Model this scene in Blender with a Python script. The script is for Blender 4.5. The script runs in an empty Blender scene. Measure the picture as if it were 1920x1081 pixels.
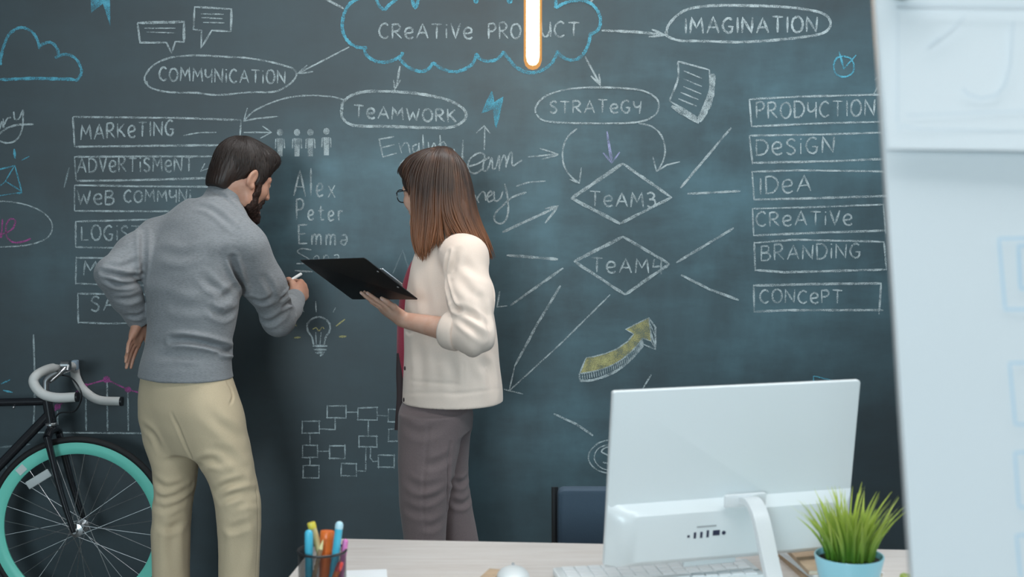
import bpy, bmesh, math, random
import numpy as np
from mathutils import Vector, Matrix, Euler, Quaternion

C = bpy.context.scene.collection
SC = bpy.context.scene
rng = np.random.RandomState(7)
random.seed(7)

# ------------------------------------------------------------------ camera
FPX = 2400.0                       # focal length in pixels of the 1920 px frame
PITCH = math.atan(190.5 / FPX)
CAMZ = 1.55
WALL_Y = 4.70
cam_d = bpy.data.cameras.new('camera')
cam_d.sensor_width = 36.0
cam_d.lens = 36.0 * FPX / 1920.0
cam_d.clip_start = 0.05
cam_d.dof.use_dof = True
cam_d.dof.focus_distance = 4.3
cam_d.dof.aperture_fstop = 4.5
cam = bpy.data.objects.new('camera', cam_d)
C.objects.link(cam)
cam.location = (0, 0, CAMZ)
cam.rotation_euler = (math.pi / 2 - PITCH, 0, 0)
SC.camera = cam

# ------------------------------------------------------------------ view, sky, daylight, added fill lights
SC.view_settings.view_transform = 'Standard'
SC.view_settings.look = 'None'
SC.view_settings.gamma = 1.0
SC.view_settings.use_curve_mapping = False
SC.view_settings.exposure = 0.0
world = bpy.data.worlds.new('sky')
SC.world = world
world.use_nodes = True
world.node_tree.nodes['Background'].inputs[0].default_value = (0.55, 0.75, 1.0, 1)
world.node_tree.nodes['Background'].inputs[1].default_value = 0.6


def daylight(name, loc, rot, sx, sy, power, col):
    d = bpy.data.lights.new(name, 'AREA')
    d.shape = 'RECTANGLE'
    d.size, d.size_y = sx, sy
    d.energy = power
    d.color = col
    o = bpy.data.objects.new(name, d)
    o.location, o.rotation_euler = loc, rot
    C.objects.link(o)
    return o


ROOM = dict(x0=-3.4, x1=5.2, y0=-6.0, y1=WALL_Y, h=3.45)
# daylight through the windows behind the camera and in the right wall, and three added rows of unseen ceiling fill lights
daylight('daylight_front_window', (-2.0, ROOM['y0'] - 0.12, 2.4), (math.radians(90), 0, 0), 2.4, 1.7, 310, (0.74, 0.93, 1.0))
daylight('daylight_right_window', (ROOM['x1'] + 0.12, 2.0, 2.0), (math.radians(90), 0, math.radians(90)), 3.2, 1.9, 60, (0.70, 0.92, 1.0))
FILL_LIGHTS = ((0.6, 3.9, 3.6, .40, 46), (0.6, 1.6, 3.2, .50, 42), (0.6, -2.0, 4.2, .80, 18))  # added out-of-view ceiling lights that brighten desk and upper board
for k_, (lx, ly, lw_, ld_, lp_) in enumerate(FILL_LIGHTS):
    daylight('added_fill_light', (lx, ly, ROOM['h'] - .05), (0, 0, 0), lw_, ld_, lp_, (0.93, 0.98, 1.0))  # added fill under the ceiling, not daylight

# ------------------------------------------------------------------ projection helpers
_c, _s = math.cos(PITCH), math.sin(PITCH)
CFWD, CUP, CRT = Vector((0, _c, -_s)), Vector((0, _s, _c)), Vector((1, 0, 0))


def ray(px, py):
    return CFWD + CRT * ((px - 960) / FPX) + CUP * ((540.5 - py) / FPX)


def P(px, py, Y):
    d = ray(px, py)
    return Vector((0, 0, CAMZ)) + d * (Y / d.y)


def PZ(px, py, z):
    d = ray(px, py)
    return Vector((0, 0, CAMZ)) + d * ((z - CAMZ) / d.z)


def PP(px, py, q, n):
    d = ray(px, py)
    o = Vector((0, 0, CAMZ))
    return o + d * ((q - o).dot(n) / d.dot(n))


def proj(V):
    V = np.asarray(V, dtype=float).reshape(-1, 3)
    r = V - np.array([0, 0, CAMZ])
    dep = r @ np.array(CFWD)
    return 960 + FPX * (r @ np.array(CRT)) / dep, 540.5 - FPX * (r @ np.array(CUP)) / dep, dep


# ------------------------------------------------------------------ materials
def new_mat(name):
    m = bpy.data.materials.new(name)
    m.use_nodes = True
    nt = m.node_tree
    b = nt.nodes['Principled BSDF']
    return m, nt, b


def N(nt, typ, **kw):
    n = nt.nodes.new(typ)
    for k, v in kw.items():
        if k.startswith('i_'):
            key = k[2:]
            key = int(key) if key.isdigit() else key.replace('_', ' ')
            n.inputs[key].default_value = v
        else:
            setattr(n, k, v)
    return n


def L(nt, a, b):
    nt.links.new(a, b)


def coords(nt, scale=(1, 1, 1), rot=(0, 0, 0), loc=(0, 0, 0)):
    tc = N(nt, 'ShaderNodeTexCoord')
    mp = N(nt, 'ShaderNodeMapping')
    mp.inputs['Scale'].default_value = scale
    mp.inputs['Rotation'].default_value = rot
    mp.inputs['Location'].default_value = loc
    L(nt, tc.outputs['Object'], mp.inputs['Vector'])
    return mp.outputs['Vector']


def c4(c):
    return (c[0], c[1], c[2], 1)


def mat(name, col, rough=0.5, metal=0.0, var=0.0, vscale=8, stretch=(1, 1, 1), bump=0.0, bscale=200, bstretch=(1, 1, 1),
        col2=None, spec=0.5, sheen=0.0, sss=0.0, coat=0.0):
    m, nt, b = new_mat(name)
    b.inputs['Roughness'].default_value = rough
    b.inputs['Metallic'].default_value = metal
    b.inputs['Specular IOR Level'].default_value = spec
    b.inputs['Sheen Weight'].default_value = sheen
    b.inputs['Coat Weight'].default_value = coat
    if sss:
        b.inputs['Subsurface Weight'].default_value = sss
        b.inputs['Subsurface Radius'].default_value = (0.012, 0.005, 0.003)
        b.inputs['Subsurface Scale'].default_value = 1.0
    if var or col2:
        nz = N(nt, 'ShaderNodeTexNoise', i_Scale=vscale, i_Detail=5.0, i_Roughness=0.6)
        L(nt, coords(nt, stretch), nz.inputs['Vector'])
        rp = N(nt, 'ShaderNodeValToRGB')
        c2 = col2 or tuple(max(0, x * (1 - var)) for x in col)
        c1 = col if col2 else tuple(x * (1 + var) for x in col)
        rp.color_ramp.elements[0].color, rp.color_ramp.elements[1].color = c4(c2), c4(c1)
        rp.color_ramp.elements[0].position, rp.color_ramp.elements[1].position = 0.3, 0.7
        L(nt, nz.outputs['Fac'], rp.inputs['Fac'])
        L(nt, rp.outputs['Color'], b.inputs['Base Color'])
    else:
        b.inputs['Base Color'].default_value = c4(col)
    if bump:
        nb = N(nt, 'ShaderNodeTexNoise', i_Scale=bscale, i_Detail=3.0)
        L(nt, coords(nt, bstretch), nb.inputs['Vector'])
        bp = N(nt, 'ShaderNodeBump', i_Strength=bump, i_Distance=0.002)
        L(nt, nb.outputs['Fac'], bp.inputs['Height'])
        L(nt, bp.outputs['Normal'], b.inputs['Normal'])
    return m


def emit_mat(name, col, strength):
    m, nt, b = new_mat(name)
    b.inputs['Base Color'].default_value = c4(col)
    b.inputs['Emission Color'].default_value = c4(col)
    b.inputs['Emission Strength'].default_value = strength
    return m


def clear_mat(name, tint=(1, 1, 1), gloss=0.08, opacity=0.0, body=(1, 1, 1)):
    m = bpy.data.materials.new(name)
    m.use_nodes = True
    nt = m.node_tree
    nt.nodes.clear()
    out = N(nt, 'ShaderNodeOutputMaterial')
    tr = N(nt, 'ShaderNodeBsdfTransparent', i_Color=c4(tint))
    gl = N(nt, 'ShaderNodeBsdfGlossy', i_Roughness=0.05)
    mx = N(nt, 'ShaderNodeMixShader', i_0=gloss)
    L(nt, tr.outputs[0], mx.inputs[1])
    L(nt, gl.outputs[0], mx.inputs[2])
    last = mx
    if opacity:
        df = N(nt, 'ShaderNodeBsdfDiffuse', i_Color=c4(body))
        m2 = N(nt, 'ShaderNodeMixShader', i_0=opacity)
        L(nt, mx.outputs[0], m2.inputs[1])
        L(nt, df.outputs[0], m2.inputs[2])
        last = m2
    L(nt, last.outputs[0], out.inputs['Surface'])
    return m


def chalk_mat(name, col, lo=0.36, hi=0.62, dens=0.9):
    """Dry chalk: grains of pigment with the board showing between them."""
    m = bpy.data.materials.new(name)
    m.use_nodes = True
    nt = m.node_tree
    nt.nodes.clear()
    out = N(nt, 'ShaderNodeOutputMaterial')
    tr = N(nt, 'ShaderNodeBsdfTransparent')
    df = N(nt, 'ShaderNodeBsdfDiffuse', i_Color=c4(col))
    n1 = N(nt, 'ShaderNodeTexNoise', i_Scale=330.0, i_Detail=2.0)
    n2 = N(nt, 'ShaderNodeTexNoise', i_Scale=26.0, i_Detail=3.0)
    v = coords(nt)
    L(nt, v, n1.inputs['Vector'])
    L(nt, v, n2.inputs['Vector'])
    ad = N(nt, 'ShaderNodeMath', operation='MULTIPLY_ADD', i_1=0.55, i_2=0.0)
    L(nt, n2.outputs['Fac'], ad.inputs[0])
    ml = N(nt, 'ShaderNodeMath', operation='MULTIPLY', i_1=0.45)
    L(nt, n1.outputs['Fac'], ml.inputs[0])
    L(nt, ml.outputs[0], ad.inputs[2])
    mr = N(nt, 'ShaderNodeMapRange')
    mr.inputs['From Min'].default_value, mr.inputs['From Max'].default_value = lo, hi
    mr.inputs['To Min'].default_value, mr.inputs['To Max'].default_value = 0.12, dens
    L(nt, ad.outputs[0], mr.inputs['Value'])
    mx = N(nt, 'ShaderNodeMixShader')
    L(nt, mr.outputs[0], mx.inputs[0])
    L(nt, tr.outputs[0], mx.inputs[1])
    L(nt, df.outputs[0], mx.inputs[2])
    L(nt, mx.outputs[0], out.inputs['Surface'])
    return m


# ------------------------------------------------------------------ objects
ORIGIN = {}


def tag(o, label=None, cat=None, group=None, kind=None):
    if label: o['label'] = label
    if cat: o['category'] = cat
    if group: o['group'] = group
    if kind: o['kind'] = kind
    return o


def thing(name, loc, label, cat, group=None):
    o = bpy.data.objects.new(name, None)
    o.empty_display_size = 0.05
    o.location = loc
    C.objects.link(o)
    ORIGIN[o.name] = Vector(loc)
    return tag(o, label, cat, group)


def link_mesh(name, verts, faces, m, parent=None, smooth=True, label=None, origin=None, mats=None, midx=None):
    """verts are world coordinates; they are stored relative to the thing's base point."""
    off = Vector((0, 0, 0))
    if parent is not None:
        off = ORIGIN[parent.name]
    elif origin is not None:
        off = Vector(origin)
    me = bpy.data.meshes.new(name)
    V = np.asarray(verts, dtype=float).reshape(-1, 3) - np.array(off)
    if isinstance(faces, np.ndarray) and faces.ndim == 2:
        nf, k = faces.shape
        me.vertices.add(len(V))
        me.vertices.foreach_set('co', V.astype(np.float32).ravel())
        me.loops.add(nf * k)
        me.loops.foreach_set('vertex_index', faces.astype(np.int32).ravel())
        me.polygons.add(nf)
        me.polygons.foreach_set('loop_start', (np.arange(nf) * k).astype(np.int32))
        try:
            me.polygons.foreach_set('loop_total', np.full(nf, k, dtype=np.int32))
        except Exception:
            pass
        me.update(calc_edges=True)
        me.validate()
    else:
        me.from_pydata(V.tolist(), [], [list(f) for f in faces])
        me.update()
    for mm in (mats or [m]):
        me.materials.append(mm)
    if midx is not None:
        me.polygons.foreach_set('material_index', np.asarray(midx, dtype=np.int32))
    if smooth:
        me.polygons.foreach_set('use_smooth', np.ones(len(me.polygons), dtype=bool))
        if smooth != 'all':
            try:
                me.set_sharp_from_angle(angle=math.radians(38))
            except Exception:
                pass
    o = bpy.data.objects.new(name, me)
    C.objects.link(o)
    if parent is not None:
        o.parent = parent
        ORIGIN[o.name] = off
    else:
        o.location = off
        ORIGIN[o.name] = off
    if label:
        o['label'] = label
    return o


def struct(name, verts, faces, m, **kw):
    o = link_mesh(name, verts, faces, m, **kw)
    o['kind'] = 'structure'
    return o


def catmull(pts, n=6, closed=False):
    pts = [np.array(p, dtype=float) for p in pts]
    if len(pts) < 3:
        return [pts[0] + (pts[-1] - pts[0]) * i / n for i in range(n + 1)]
    out = []
    m = len(pts)
    segs = m if closed else m - 1
    for i in range(segs):
        p1, p2 = pts[i], pts[(i + 1) % m]
        p0 = pts[(i - 1) % m] if (closed or i > 0) else 2 * p1 - p2
        p3 = pts[(i + 2) % m] if (closed or i < m - 2) else 2 * p2 - p1
        for j in range(n):
            t = j / n
            out.append(0.5 * ((2 * p1) + (-p0 + p2) * t + (2 * p0 - 5 * p1 + 4 * p2 - p3) * t * t + (-p0 + 3 * p1 - 3 * p2 + p3) * t ** 3))
    out.append(pts[0] if closed else pts[-1])
    return out


class MB:
    def __init__(s):
        s.v, s.f = [], []

    def _add(s, vs, fs):
        b = len(s.v)
        s.v += [tuple(v) for v in vs]
        s.f += [tuple(i + b for i in f) for f in fs]
        return s

    def box(s, c, size, R=None, bev=0.0):
        c = Vector(c)
        bm = bmesh.new()
        bmesh.ops.create_cube(bm, size=1.0)
        for v in bm.verts:
            v.co = Vector((v.co.x * size[0], v.co.y * size[1], v.co.z * size[2]))
        if bev:
            bmesh.ops.bevel(bm, geom=list(bm.edges), offset=bev, segments=3, profile=0.5, affect='EDGES')
        s.from_bm(bm, c, R)
        return s

    def from_bm(s, bm, c=(0, 0, 0), R=None):
        bm.verts.ensure_lookup_table()
        bm.verts.index_update()
        c = Vector(c)
        vs = [(R @ v.co if R is not None else v.co) + c for v in bm.verts]
        fs = [[v.index for v in f.verts] for f in bm.faces]
        bm.free()
        return s._add(vs, fs)

    def tube(s, path, r, n=10, caps=True, flat=None):
        path = [Vector(p) for p in path]
        rs = r if hasattr(r, '__len__') else [r] * len(path)
        t0 = (path[1] - path[0]).normalized()
        up = Vector((0, 0, 1)) if abs(t0.z) < 0.9 else Vector((0, 1, 0))
        nrm = (up - t0 * up.dot(t0)).normalized()
        vs, fs = [], []
        for i, p in enumerate(path):
            t = (path[min(i + 1, len(path) - 1)] - path[max(i - 1, 0)])
            t = t.normalized() if t.length > 1e-9 else t0
            nrm = (nrm - t * nrm.dot(t))
            nrm = nrm.normalized() if nrm.length > 1e-9 else t.orthogonal().normalized()
            bi = t.cross(nrm)
            for k in range(n):
                a = 2 * math.pi * k / n
                sx = flat[0] if flat else 1
                sy = flat[1] if flat else 1
                vs.append(p + nrm * (math.cos(a) * rs[i] * sx) + bi * (math.sin(a) * rs[i] * sy))
        for i in range(len(path) - 1):
            for k in range(n):
                fs.append((i * n + k, i * n + (k + 1) % n, (i + 1) * n + (k + 1) % n, (i + 1) * n + k))
        if caps:
            fs.append(tuple(range(n))[::-1])
            fs.append(tuple((len(path) - 1) * n + k for k in range(n)))
        return s._add(vs, fs)

    def lathe(s, prof, c=(0, 0, 0), n=32, R=None, closed=False):
        c = Vector(c)
        vs, fs = [], []
        for (r, z) in prof:
            for k in range(n):
                a = 2 * math.pi * k / n
                p = Vector((r * math.cos(a), r * math.sin(a), z))
                vs.append((R @ p if R is not None else p) + c)
        m = len(prof)
        for i in range(m if closed else m - 1):
            j = (i + 1) % m
            for k in range(n):
                fs.append((i * n + k, i * n + (k + 1) % n, j * n + (k + 1) % n, j * n + k))
        if not closed:
            if prof[0][0] > 1e-5:
                fs.append(tuple(range(n))[::-1])
            if prof[-1][0] > 1e-5:
                fs.append(tuple((m - 1) * n + k for k in range(n)))
        return s._add(vs, fs)

    def sphere(s, c, r, R=None, seg=20, rings=12):
        bm = bmesh.new()
        bmesh.ops.create_uvsphere(bm, u_segments=seg, v_segments=rings, radius=1)
        rr = r if hasattr(r, '__len__') else (r, r, r)
        for v in bm.verts:
            v.co = Vector((v.co.x * rr[0], v.co.y * rr[1], v.co.z * rr[2]))
        return s.from_bm(bm, c, R)

    def prism(s, poly, d, tris=False):
        """poly: list of world points (planar); d: extrusion vector."""
        n = len(poly)
        d = Vector(d)
        vs = [Vector(p) for p in poly] + [Vector(p) + d for p in poly]
        fs = [tuple(range(n)), tuple(range(2 * n - 1, n - 1, -1))]
        for i in range(n):
            j = (i + 1) % n
            fs.append((i, i + n, j + n, j))
        return s._add(vs, fs)

    def quad(s, a, b, c, d):
        return s._add([a, b, c, d], [(0, 1, 2, 3)])

    def build(s, name, m, parent=None, **kw):
        return link_mesh(name, s.v, s.f, m, parent, **kw)


def rotz(a):
    return Matrix.Rotation(a, 3, 'Z')


# ------------------------------------------------------------------ implicit surfaces for bodies and clothes
class SDF:
    def __init__(s, lo, hi, h):
        s.h = h
        s.lo = np.array(lo, dtype=np.float64)
        n = (np.ceil((np.array(hi) - s.lo) / h) + 1).astype(int)
        s.n = n
        s.F = np.full(n, 1.0, dtype=np.float32)
        s.ax = [(s.lo[i] + h * np.arange(n[i])).astype(np.float32) for i in range(3)]

    def block(s, lo, hi):
        a = np.clip(np.floor((np.array(lo) - s.lo) / s.h).astype(int), 0, s.n)
        b = np.clip(np.ceil((np.array(hi) - s.lo) / s.h).astype(int) + 1, 0, s.n)
        sl = tuple(slice(a[i], b[i]) for i in range(3))
        X = s.ax[0][sl[0]][:, None, None]
        Y = s.ax[1][sl[1]][None, :, None]
        Z = s.ax[2][sl[2]][None, None, :]
        return sl, X, Y, Z

    def comb(s, sl, d, k, op):
        f = s.F[sl]
        if f.size == 0:
            return
        if op == 'add':
            if k > 0:
                h = np.clip(0.5 + 0.5 * (f - d) / k, 0, 1)
                s.F[sl] = f * (1 - h) + d * h - k * h * (1 - h)
            else:
                s.F[sl] = np.minimum(f, d)
        else:
            if k > 0:
                h = np.clip(0.5 - 0.5 * (f + d) / k, 0, 1)
                s.F[sl] = f * (1 - h) + (-d) * h + k * h * (1 - h)
            else:
                s.F[sl] = np.maximum(f, -d)

    def cone(s, p0, p1, r0, r1, k=0.01, op='add', flat=None, fs=1.0):
        p0, p1 = np.array(p0, dtype=float), np.array(p1, dtype=float)
        r = max(r0, r1) * max(1, 1.0 / fs if fs < 1 else 1) + k + 2 * s.h
        sl, X, Y, Z = s.block(np.minimum(p0, p1) - r, np.maximum(p0, p1) + r)
        d = p1 - p0
        L2 = max(1e-12, d @ d)
        dx, dy, dz = X - p0[0], Y - p0[1], Z - p0[2]
        t = np.clip((dx * d[0] + dy * d[1] + dz * d[2]) / L2, 0, 1)
        ex, ey, ez = dx - t * d[0], dy - t * d[1], dz - t * d[2]
        q = ex * ex + ey * ey + ez * ez
        if flat is not None:
            a = np.array(flat, dtype=float)
            a /= np.linalg.norm(a)
            w = ex * a[0] + ey * a[1] + ez * a[2]
            q = q + (fs * fs - 1) * w * w
        s.comb(sl, (np.sqrt(np.maximum(q, 0)) - (r0 + (r1 - r0) * t)).astype(np.float32), k, op)
        return s

    def chain(s, pts, rs, k=0.01, **kw):
        for i in range(len(pts) - 1):
            s.cone(pts[i], pts[i + 1], rs[i], rs[i + 1], k, **kw)
        return s

    def ell(s, c, r, R=None, k=0.01, op='add'):
        c = np.array(c, dtype=float)
        R = np.eye(3) if R is None else np.array(R)
        e = np.abs(R) @ np.array(r) + k + 2 * s.h
        sl, X, Y, Z = s.block(c - e, c + e)
        X, Y, Z = X - c[0], Y - c[1], Z - c[2]
        q = [(R[0, i] * X + R[1, i] * Y + R[2, i] * Z) / r[i] for i in range(3)]
        k0 = np.sqrt(q[0] ** 2 + q[1] ** 2 + q[2] ** 2) + 1e-6
        k1 = np.sqrt((q[0] / r[0]) ** 2 + (q[1] / r[1]) ** 2 + (q[2] / r[2]) ** 2) + 1e-6
        s.comb(sl, (k0 * (k0 - 1) / k1).astype(np.float32), k, op)
        return s

    def slices(s, rows, k=0.02, op='add', grow=0.0, zlo=None, zhi=None, p=2.0):
        """rows: (z, cx, cy, rx, ry, yaw) from any order; elliptical sections stacked in z."""
        A = np.array(sorted(rows), dtype=float)
        z0 = A[0, 0] if zlo is None else zlo
        z1 = A[-1, 0] if zhi is None else zhi
        R = A[:, 3:5].max() + abs(grow) + k + 3 * s.h
        lo = (A[:, 1].min() - R, A[:, 2].min() - R, z0 - k - 3 * s.h)
        hi = (A[:, 1].max() + R, A[:, 2].max() + R, z1 + k + 3 * s.h)
        sl, X, Y, Z = s.block(lo, hi)
        zz = np.clip(Z.ravel().astype(float), A[0, 0], A[-1, 0])
        vals = [cubic(A[:, 0], A[:, i], zz) for i in range(1, 6)]
        cx, cy, rx, ry, yw = [v.astype(np.float32)[None, None, :] for v in vals]
        rx, ry = rx + grow, ry + grow
        dx, dy = X - cx, Y - cy
        u = (dx * np.cos(yw) + dy * np.sin(yw))
        v = (-dx * np.sin(yw) + dy * np.cos(yw))
        if p != 2.0:
            k0 = (np.abs(u / rx) ** p + np.abs(v / ry) ** p) ** (1 / p) + 1e-6
            d = (k0 - 1) * np.minimum(rx, ry)
        else:
            a, b = u / rx, v / ry
            k0 = np.sqrt(a * a + b * b) + 1e-6
            k1 = np.sqrt((a / rx) ** 2 + (b / ry) ** 2) + 1e-6
            d = k0 * (k0 - 1) / k1
        d = np.maximum(d, np.maximum(Z - z1, z0 - Z))
        s.comb(sl, d.astype(np.float32), k, op)
        return s

    def clip(s, fn):
        """keep only where fn(X,Y,Z) <= 0"""
        sl, X, Y, Z = s.block(s.lo, s.lo + s.h * s.n)
        s.F[sl] = np.maximum(s.F[sl], fn(X, Y, Z).astype(np.float32) + 0 * s.F[sl])
        return s

    def mesh(s):
        F = s.F
        ins = F < 0
        nx, ny, nz = F.shape
        cnt = np.zeros((nx - 1, ny - 1, nz - 1), dtype=np.uint8)
        for a in (0, 1):
            for b in (0, 1):
                for c in (0, 1):
                    cnt += ins[a:nx - 1 + a, b:ny - 1 + b, c:nz - 1 + c]
        mask = (cnt > 0) & (cnt < 8)
        idx = np.argwhere(mask)
        vid = np.full(mask.shape, -1, dtype=np.int32)
        vid[mask] = np.arange(len(idx))
        i, j, k = idx.T
        cor = {}
        for a in (0, 1):
            for b in (0, 1):
                for c in (0, 1):
                    cor[(a, b, c)] = F[i + a, j + b, k + c].astype(np.float64)
        acc = np.zeros((len(idx), 3))
        w = np.zeros(len(idx))
        for ax in range(3):
            o1, o2 = [q for q in range(3) if q != ax]
            for a in (0, 1):
                for b in (0, 1):
                    p = [0, 0, 0]
                    p[o1], p[o2] = a, b
                    q = list(p)
                    q[ax] = 1
                    f0, f1 = cor[tuple(p)], cor[tuple(q)]
                    cr = (f0 < 0) != (f1 < 0)
                    t = np.where(cr, f0 / np.where(cr, f0 - f1, 1), 0)
                    pos = np.zeros((len(idx), 3)) + np.array(p)
                    pos[:, ax] = t
                    acc += pos * cr[:, None]
                    w += cr
        V = s.lo + s.h * (idx + acc / w[:, None])
        quads = []
        for ax in range(3):
            o1, o2 = [(1, 2), (2, 0), (0, 1)][ax]
            sa = [slice(None)] * 3
            sb = [slice(None)] * 3
            sa[ax], sb[ax] = slice(0, -1), slice(1, None)
            A, B = ins[tuple(sa)], ins[tuple(sb)]
            E = np.argwhere(A != B)
            ok = (E[:, o1] > 0) & (E[:, o2] > 0) & (E[:, o1] < F.shape[o1] - 1) & (E[:, o2] < F.shape[o2] - 1)
            E = E[ok]
            fl = A[tuple(E.T)]
            q = []
            for (a, b) in ((1, 1), (0, 1), (0, 0), (1, 0)):
                e = E.copy()
                e[:, o1] -= a
                e[:, o2] -= b
                q.append(vid[tuple(e.T)])
            q = np.stack(q, 1)
            q = np.where(fl[:, None], q, q[:, ::-1])
            quads.append(q)
        Q = np.concatenate(quads)
        Q = Q[(Q >= 0).all(1)]
        return V, Q


def cubic(x, y, q):
    """Hermite interpolation with limited tangents"""
    h = np.diff(x)
    dl = np.diff(y) / h
    m = np.empty(len(x))
    m[0], m[-1] = dl[0], dl[-1]
    for i in range(1, len(x) - 1):
        m[i] = 0 if dl[i - 1] * dl[i] <= 0 else 2 * dl[i - 1] * dl[i] / (dl[i - 1] + dl[i])
    i = np.clip(np.searchsorted(x, q) - 1, 0, len(x) - 2)
    t = (q - x[i]) / h[i]
    t2, t3 = t * t, t * t * t
    return (2 * t3 - 3 * t2 + 1) * y[i] + (t3 - 2 * t2 + t) * h[i] * m[i] + (-2 * t3 + 3 * t2) * y[i + 1] + (t3 - t2) * h[i] * m[i + 1]


def relax(V, Q, it=2, lam=0.5):
    for _ in range(it):
        acc = np.zeros_like(V)
        w = np.zeros(len(V))
        for a in range(4):
            b = (a + 1) % 4
            np.add.at(acc, Q[:, a], V[Q[:, b]])
            np.add.at(acc, Q[:, b], V[Q[:, a]])
            np.add.at(w, Q[:, a], 1)
            np.add.at(w, Q[:, b], 1)
        V = V + lam * (acc / np.maximum(w, 1)[:, None] - V)
    return V


def normals(V, Q):
    fn = np.cross(V[Q[:, 2]] - V[Q[:, 0]], V[Q[:, 3]] - V[Q[:, 1]])
    vn = np.zeros_like(V)
    for a in range(4):
        np.add.at(vn, Q[:, a], fn)
    return vn / np.maximum(np.linalg.norm(vn, axis=1), 1e-12)[:, None]


def vnoise(p, seed=0):
    """cheap smooth value noise for N x 3 points"""
    pi = np.floor(p).astype(np.int64)
    f = p - pi
    f = f * f * (3 - 2 * f)
    out = 0
    for a in (0, 1):
        for b in (0, 1):
            for c in (0, 1):
                h = ((pi[:, 0] + a) * 73856093) ^ ((pi[:, 1] + b) * 19349663) ^ ((pi[:, 2] + c) * 83492791) ^ (seed * 2654435)
                h = (h * 1103515245 + 12345) & 0x7fffffff
                r = ((h >> 8) & 0xffff) / 65535.0
                out = out + r * (f[:, 0] if a else 1 - f[:, 0]) * (f[:, 1] if b else 1 - f[:, 1]) * (f[:, 2] if c else 1 - f[:, 2])
    return out - 0.5


def folds(V, Q, lines):
    """Press creases into a cloth mesh. Each line: (screen polyline traced from the photo, width m, depth m).
    A crease is located on the nearest cloth surface under the line, then carved with a soft ridge beside it."""
    nv = normals(V, Q)
    px, py, dep = proj(V)
    D = np.zeros(len(V))
    toc = np.array([0, 0, CAMZ]) - V
    facing = (nv * toc).sum(1) > 0
    for (pts, w, a) in lines:
        poly = catmull(pts, 8) if len(pts) > 2 else catmull(pts, 10)
        P3 = []
        for p in poly:
            q = np.where(facing & (np.abs(px - p[0]) < 7) & (np.abs(py - p[1]) < 7))[0]
            if len(q):
                q = q[dep[q] < dep[q].min() + .03]
                P3.append(V[q[np.argmin((px[q] - p[0]) ** 2 + (py[q] - p[1]) ** 2)]])
        if len(P3) < 2:
            continue
        P3 = np.array(P3)
        for _ in range(3):
            P3[1:-1] = (P3[:-2] + 2 * P3[1:-1] + P3[2:]) / 4
        n3 = len(P3)
        lo, hi = P3.min(0) - 4 * w, P3.max(0) + 4 * w
        q = np.where(((V > lo) & (V < hi)).all(1))[0]
        if not len(q):
            continue
        best = np.full(len(q), 1e9)
        tb = np.zeros(len(q))
        for i in range(n3 - 1):
            d = P3[i + 1] - P3[i]
            l2 = max(d @ d, 1e-10)
            t = np.clip(((V[q] - P3[i]) @ d) / l2, 0, 1)
            e = np.linalg.norm(V[q] - P3[i] - t[:, None] * d, axis=1)
            b = e < best
            best[b] = e[b]
            tb[b] = (i + t[b]) / (n3 - 1)
        taper = np.sin(np.pi * np.clip(tb * 0.92 + 0.04, 0, 1)) ** 0.6
        x = best / w
        D[q] += taper * a * (-np.exp(-x * x) + (0.75 if w > .0065 else 0.15) * np.exp(-((x - 1.9) / 0.9) ** 2))
    return V + nv * D[:, None]
# ================================================================== the room
M = {}
M['white_wall'] = mat('grey_wall_paint', (0.30, 0.31, 0.32), 0.8)
M['ceiling'] = mat('ceiling_paint', (0.55, 0.55, 0.55), 0.9)
M['floor'] = mat('grey_wood_floor', (0.10, 0.095, 0.09), 0.45, var=0.25, vscale=3, stretch=(1, 12, 1))
M['frame'] = mat('window_frame_paint', (0.75, 0.76, 0.77), 0.4)
M['pane'] = clear_mat('window_glass', (0.97, 0.99, 1.0), 0.05)


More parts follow.
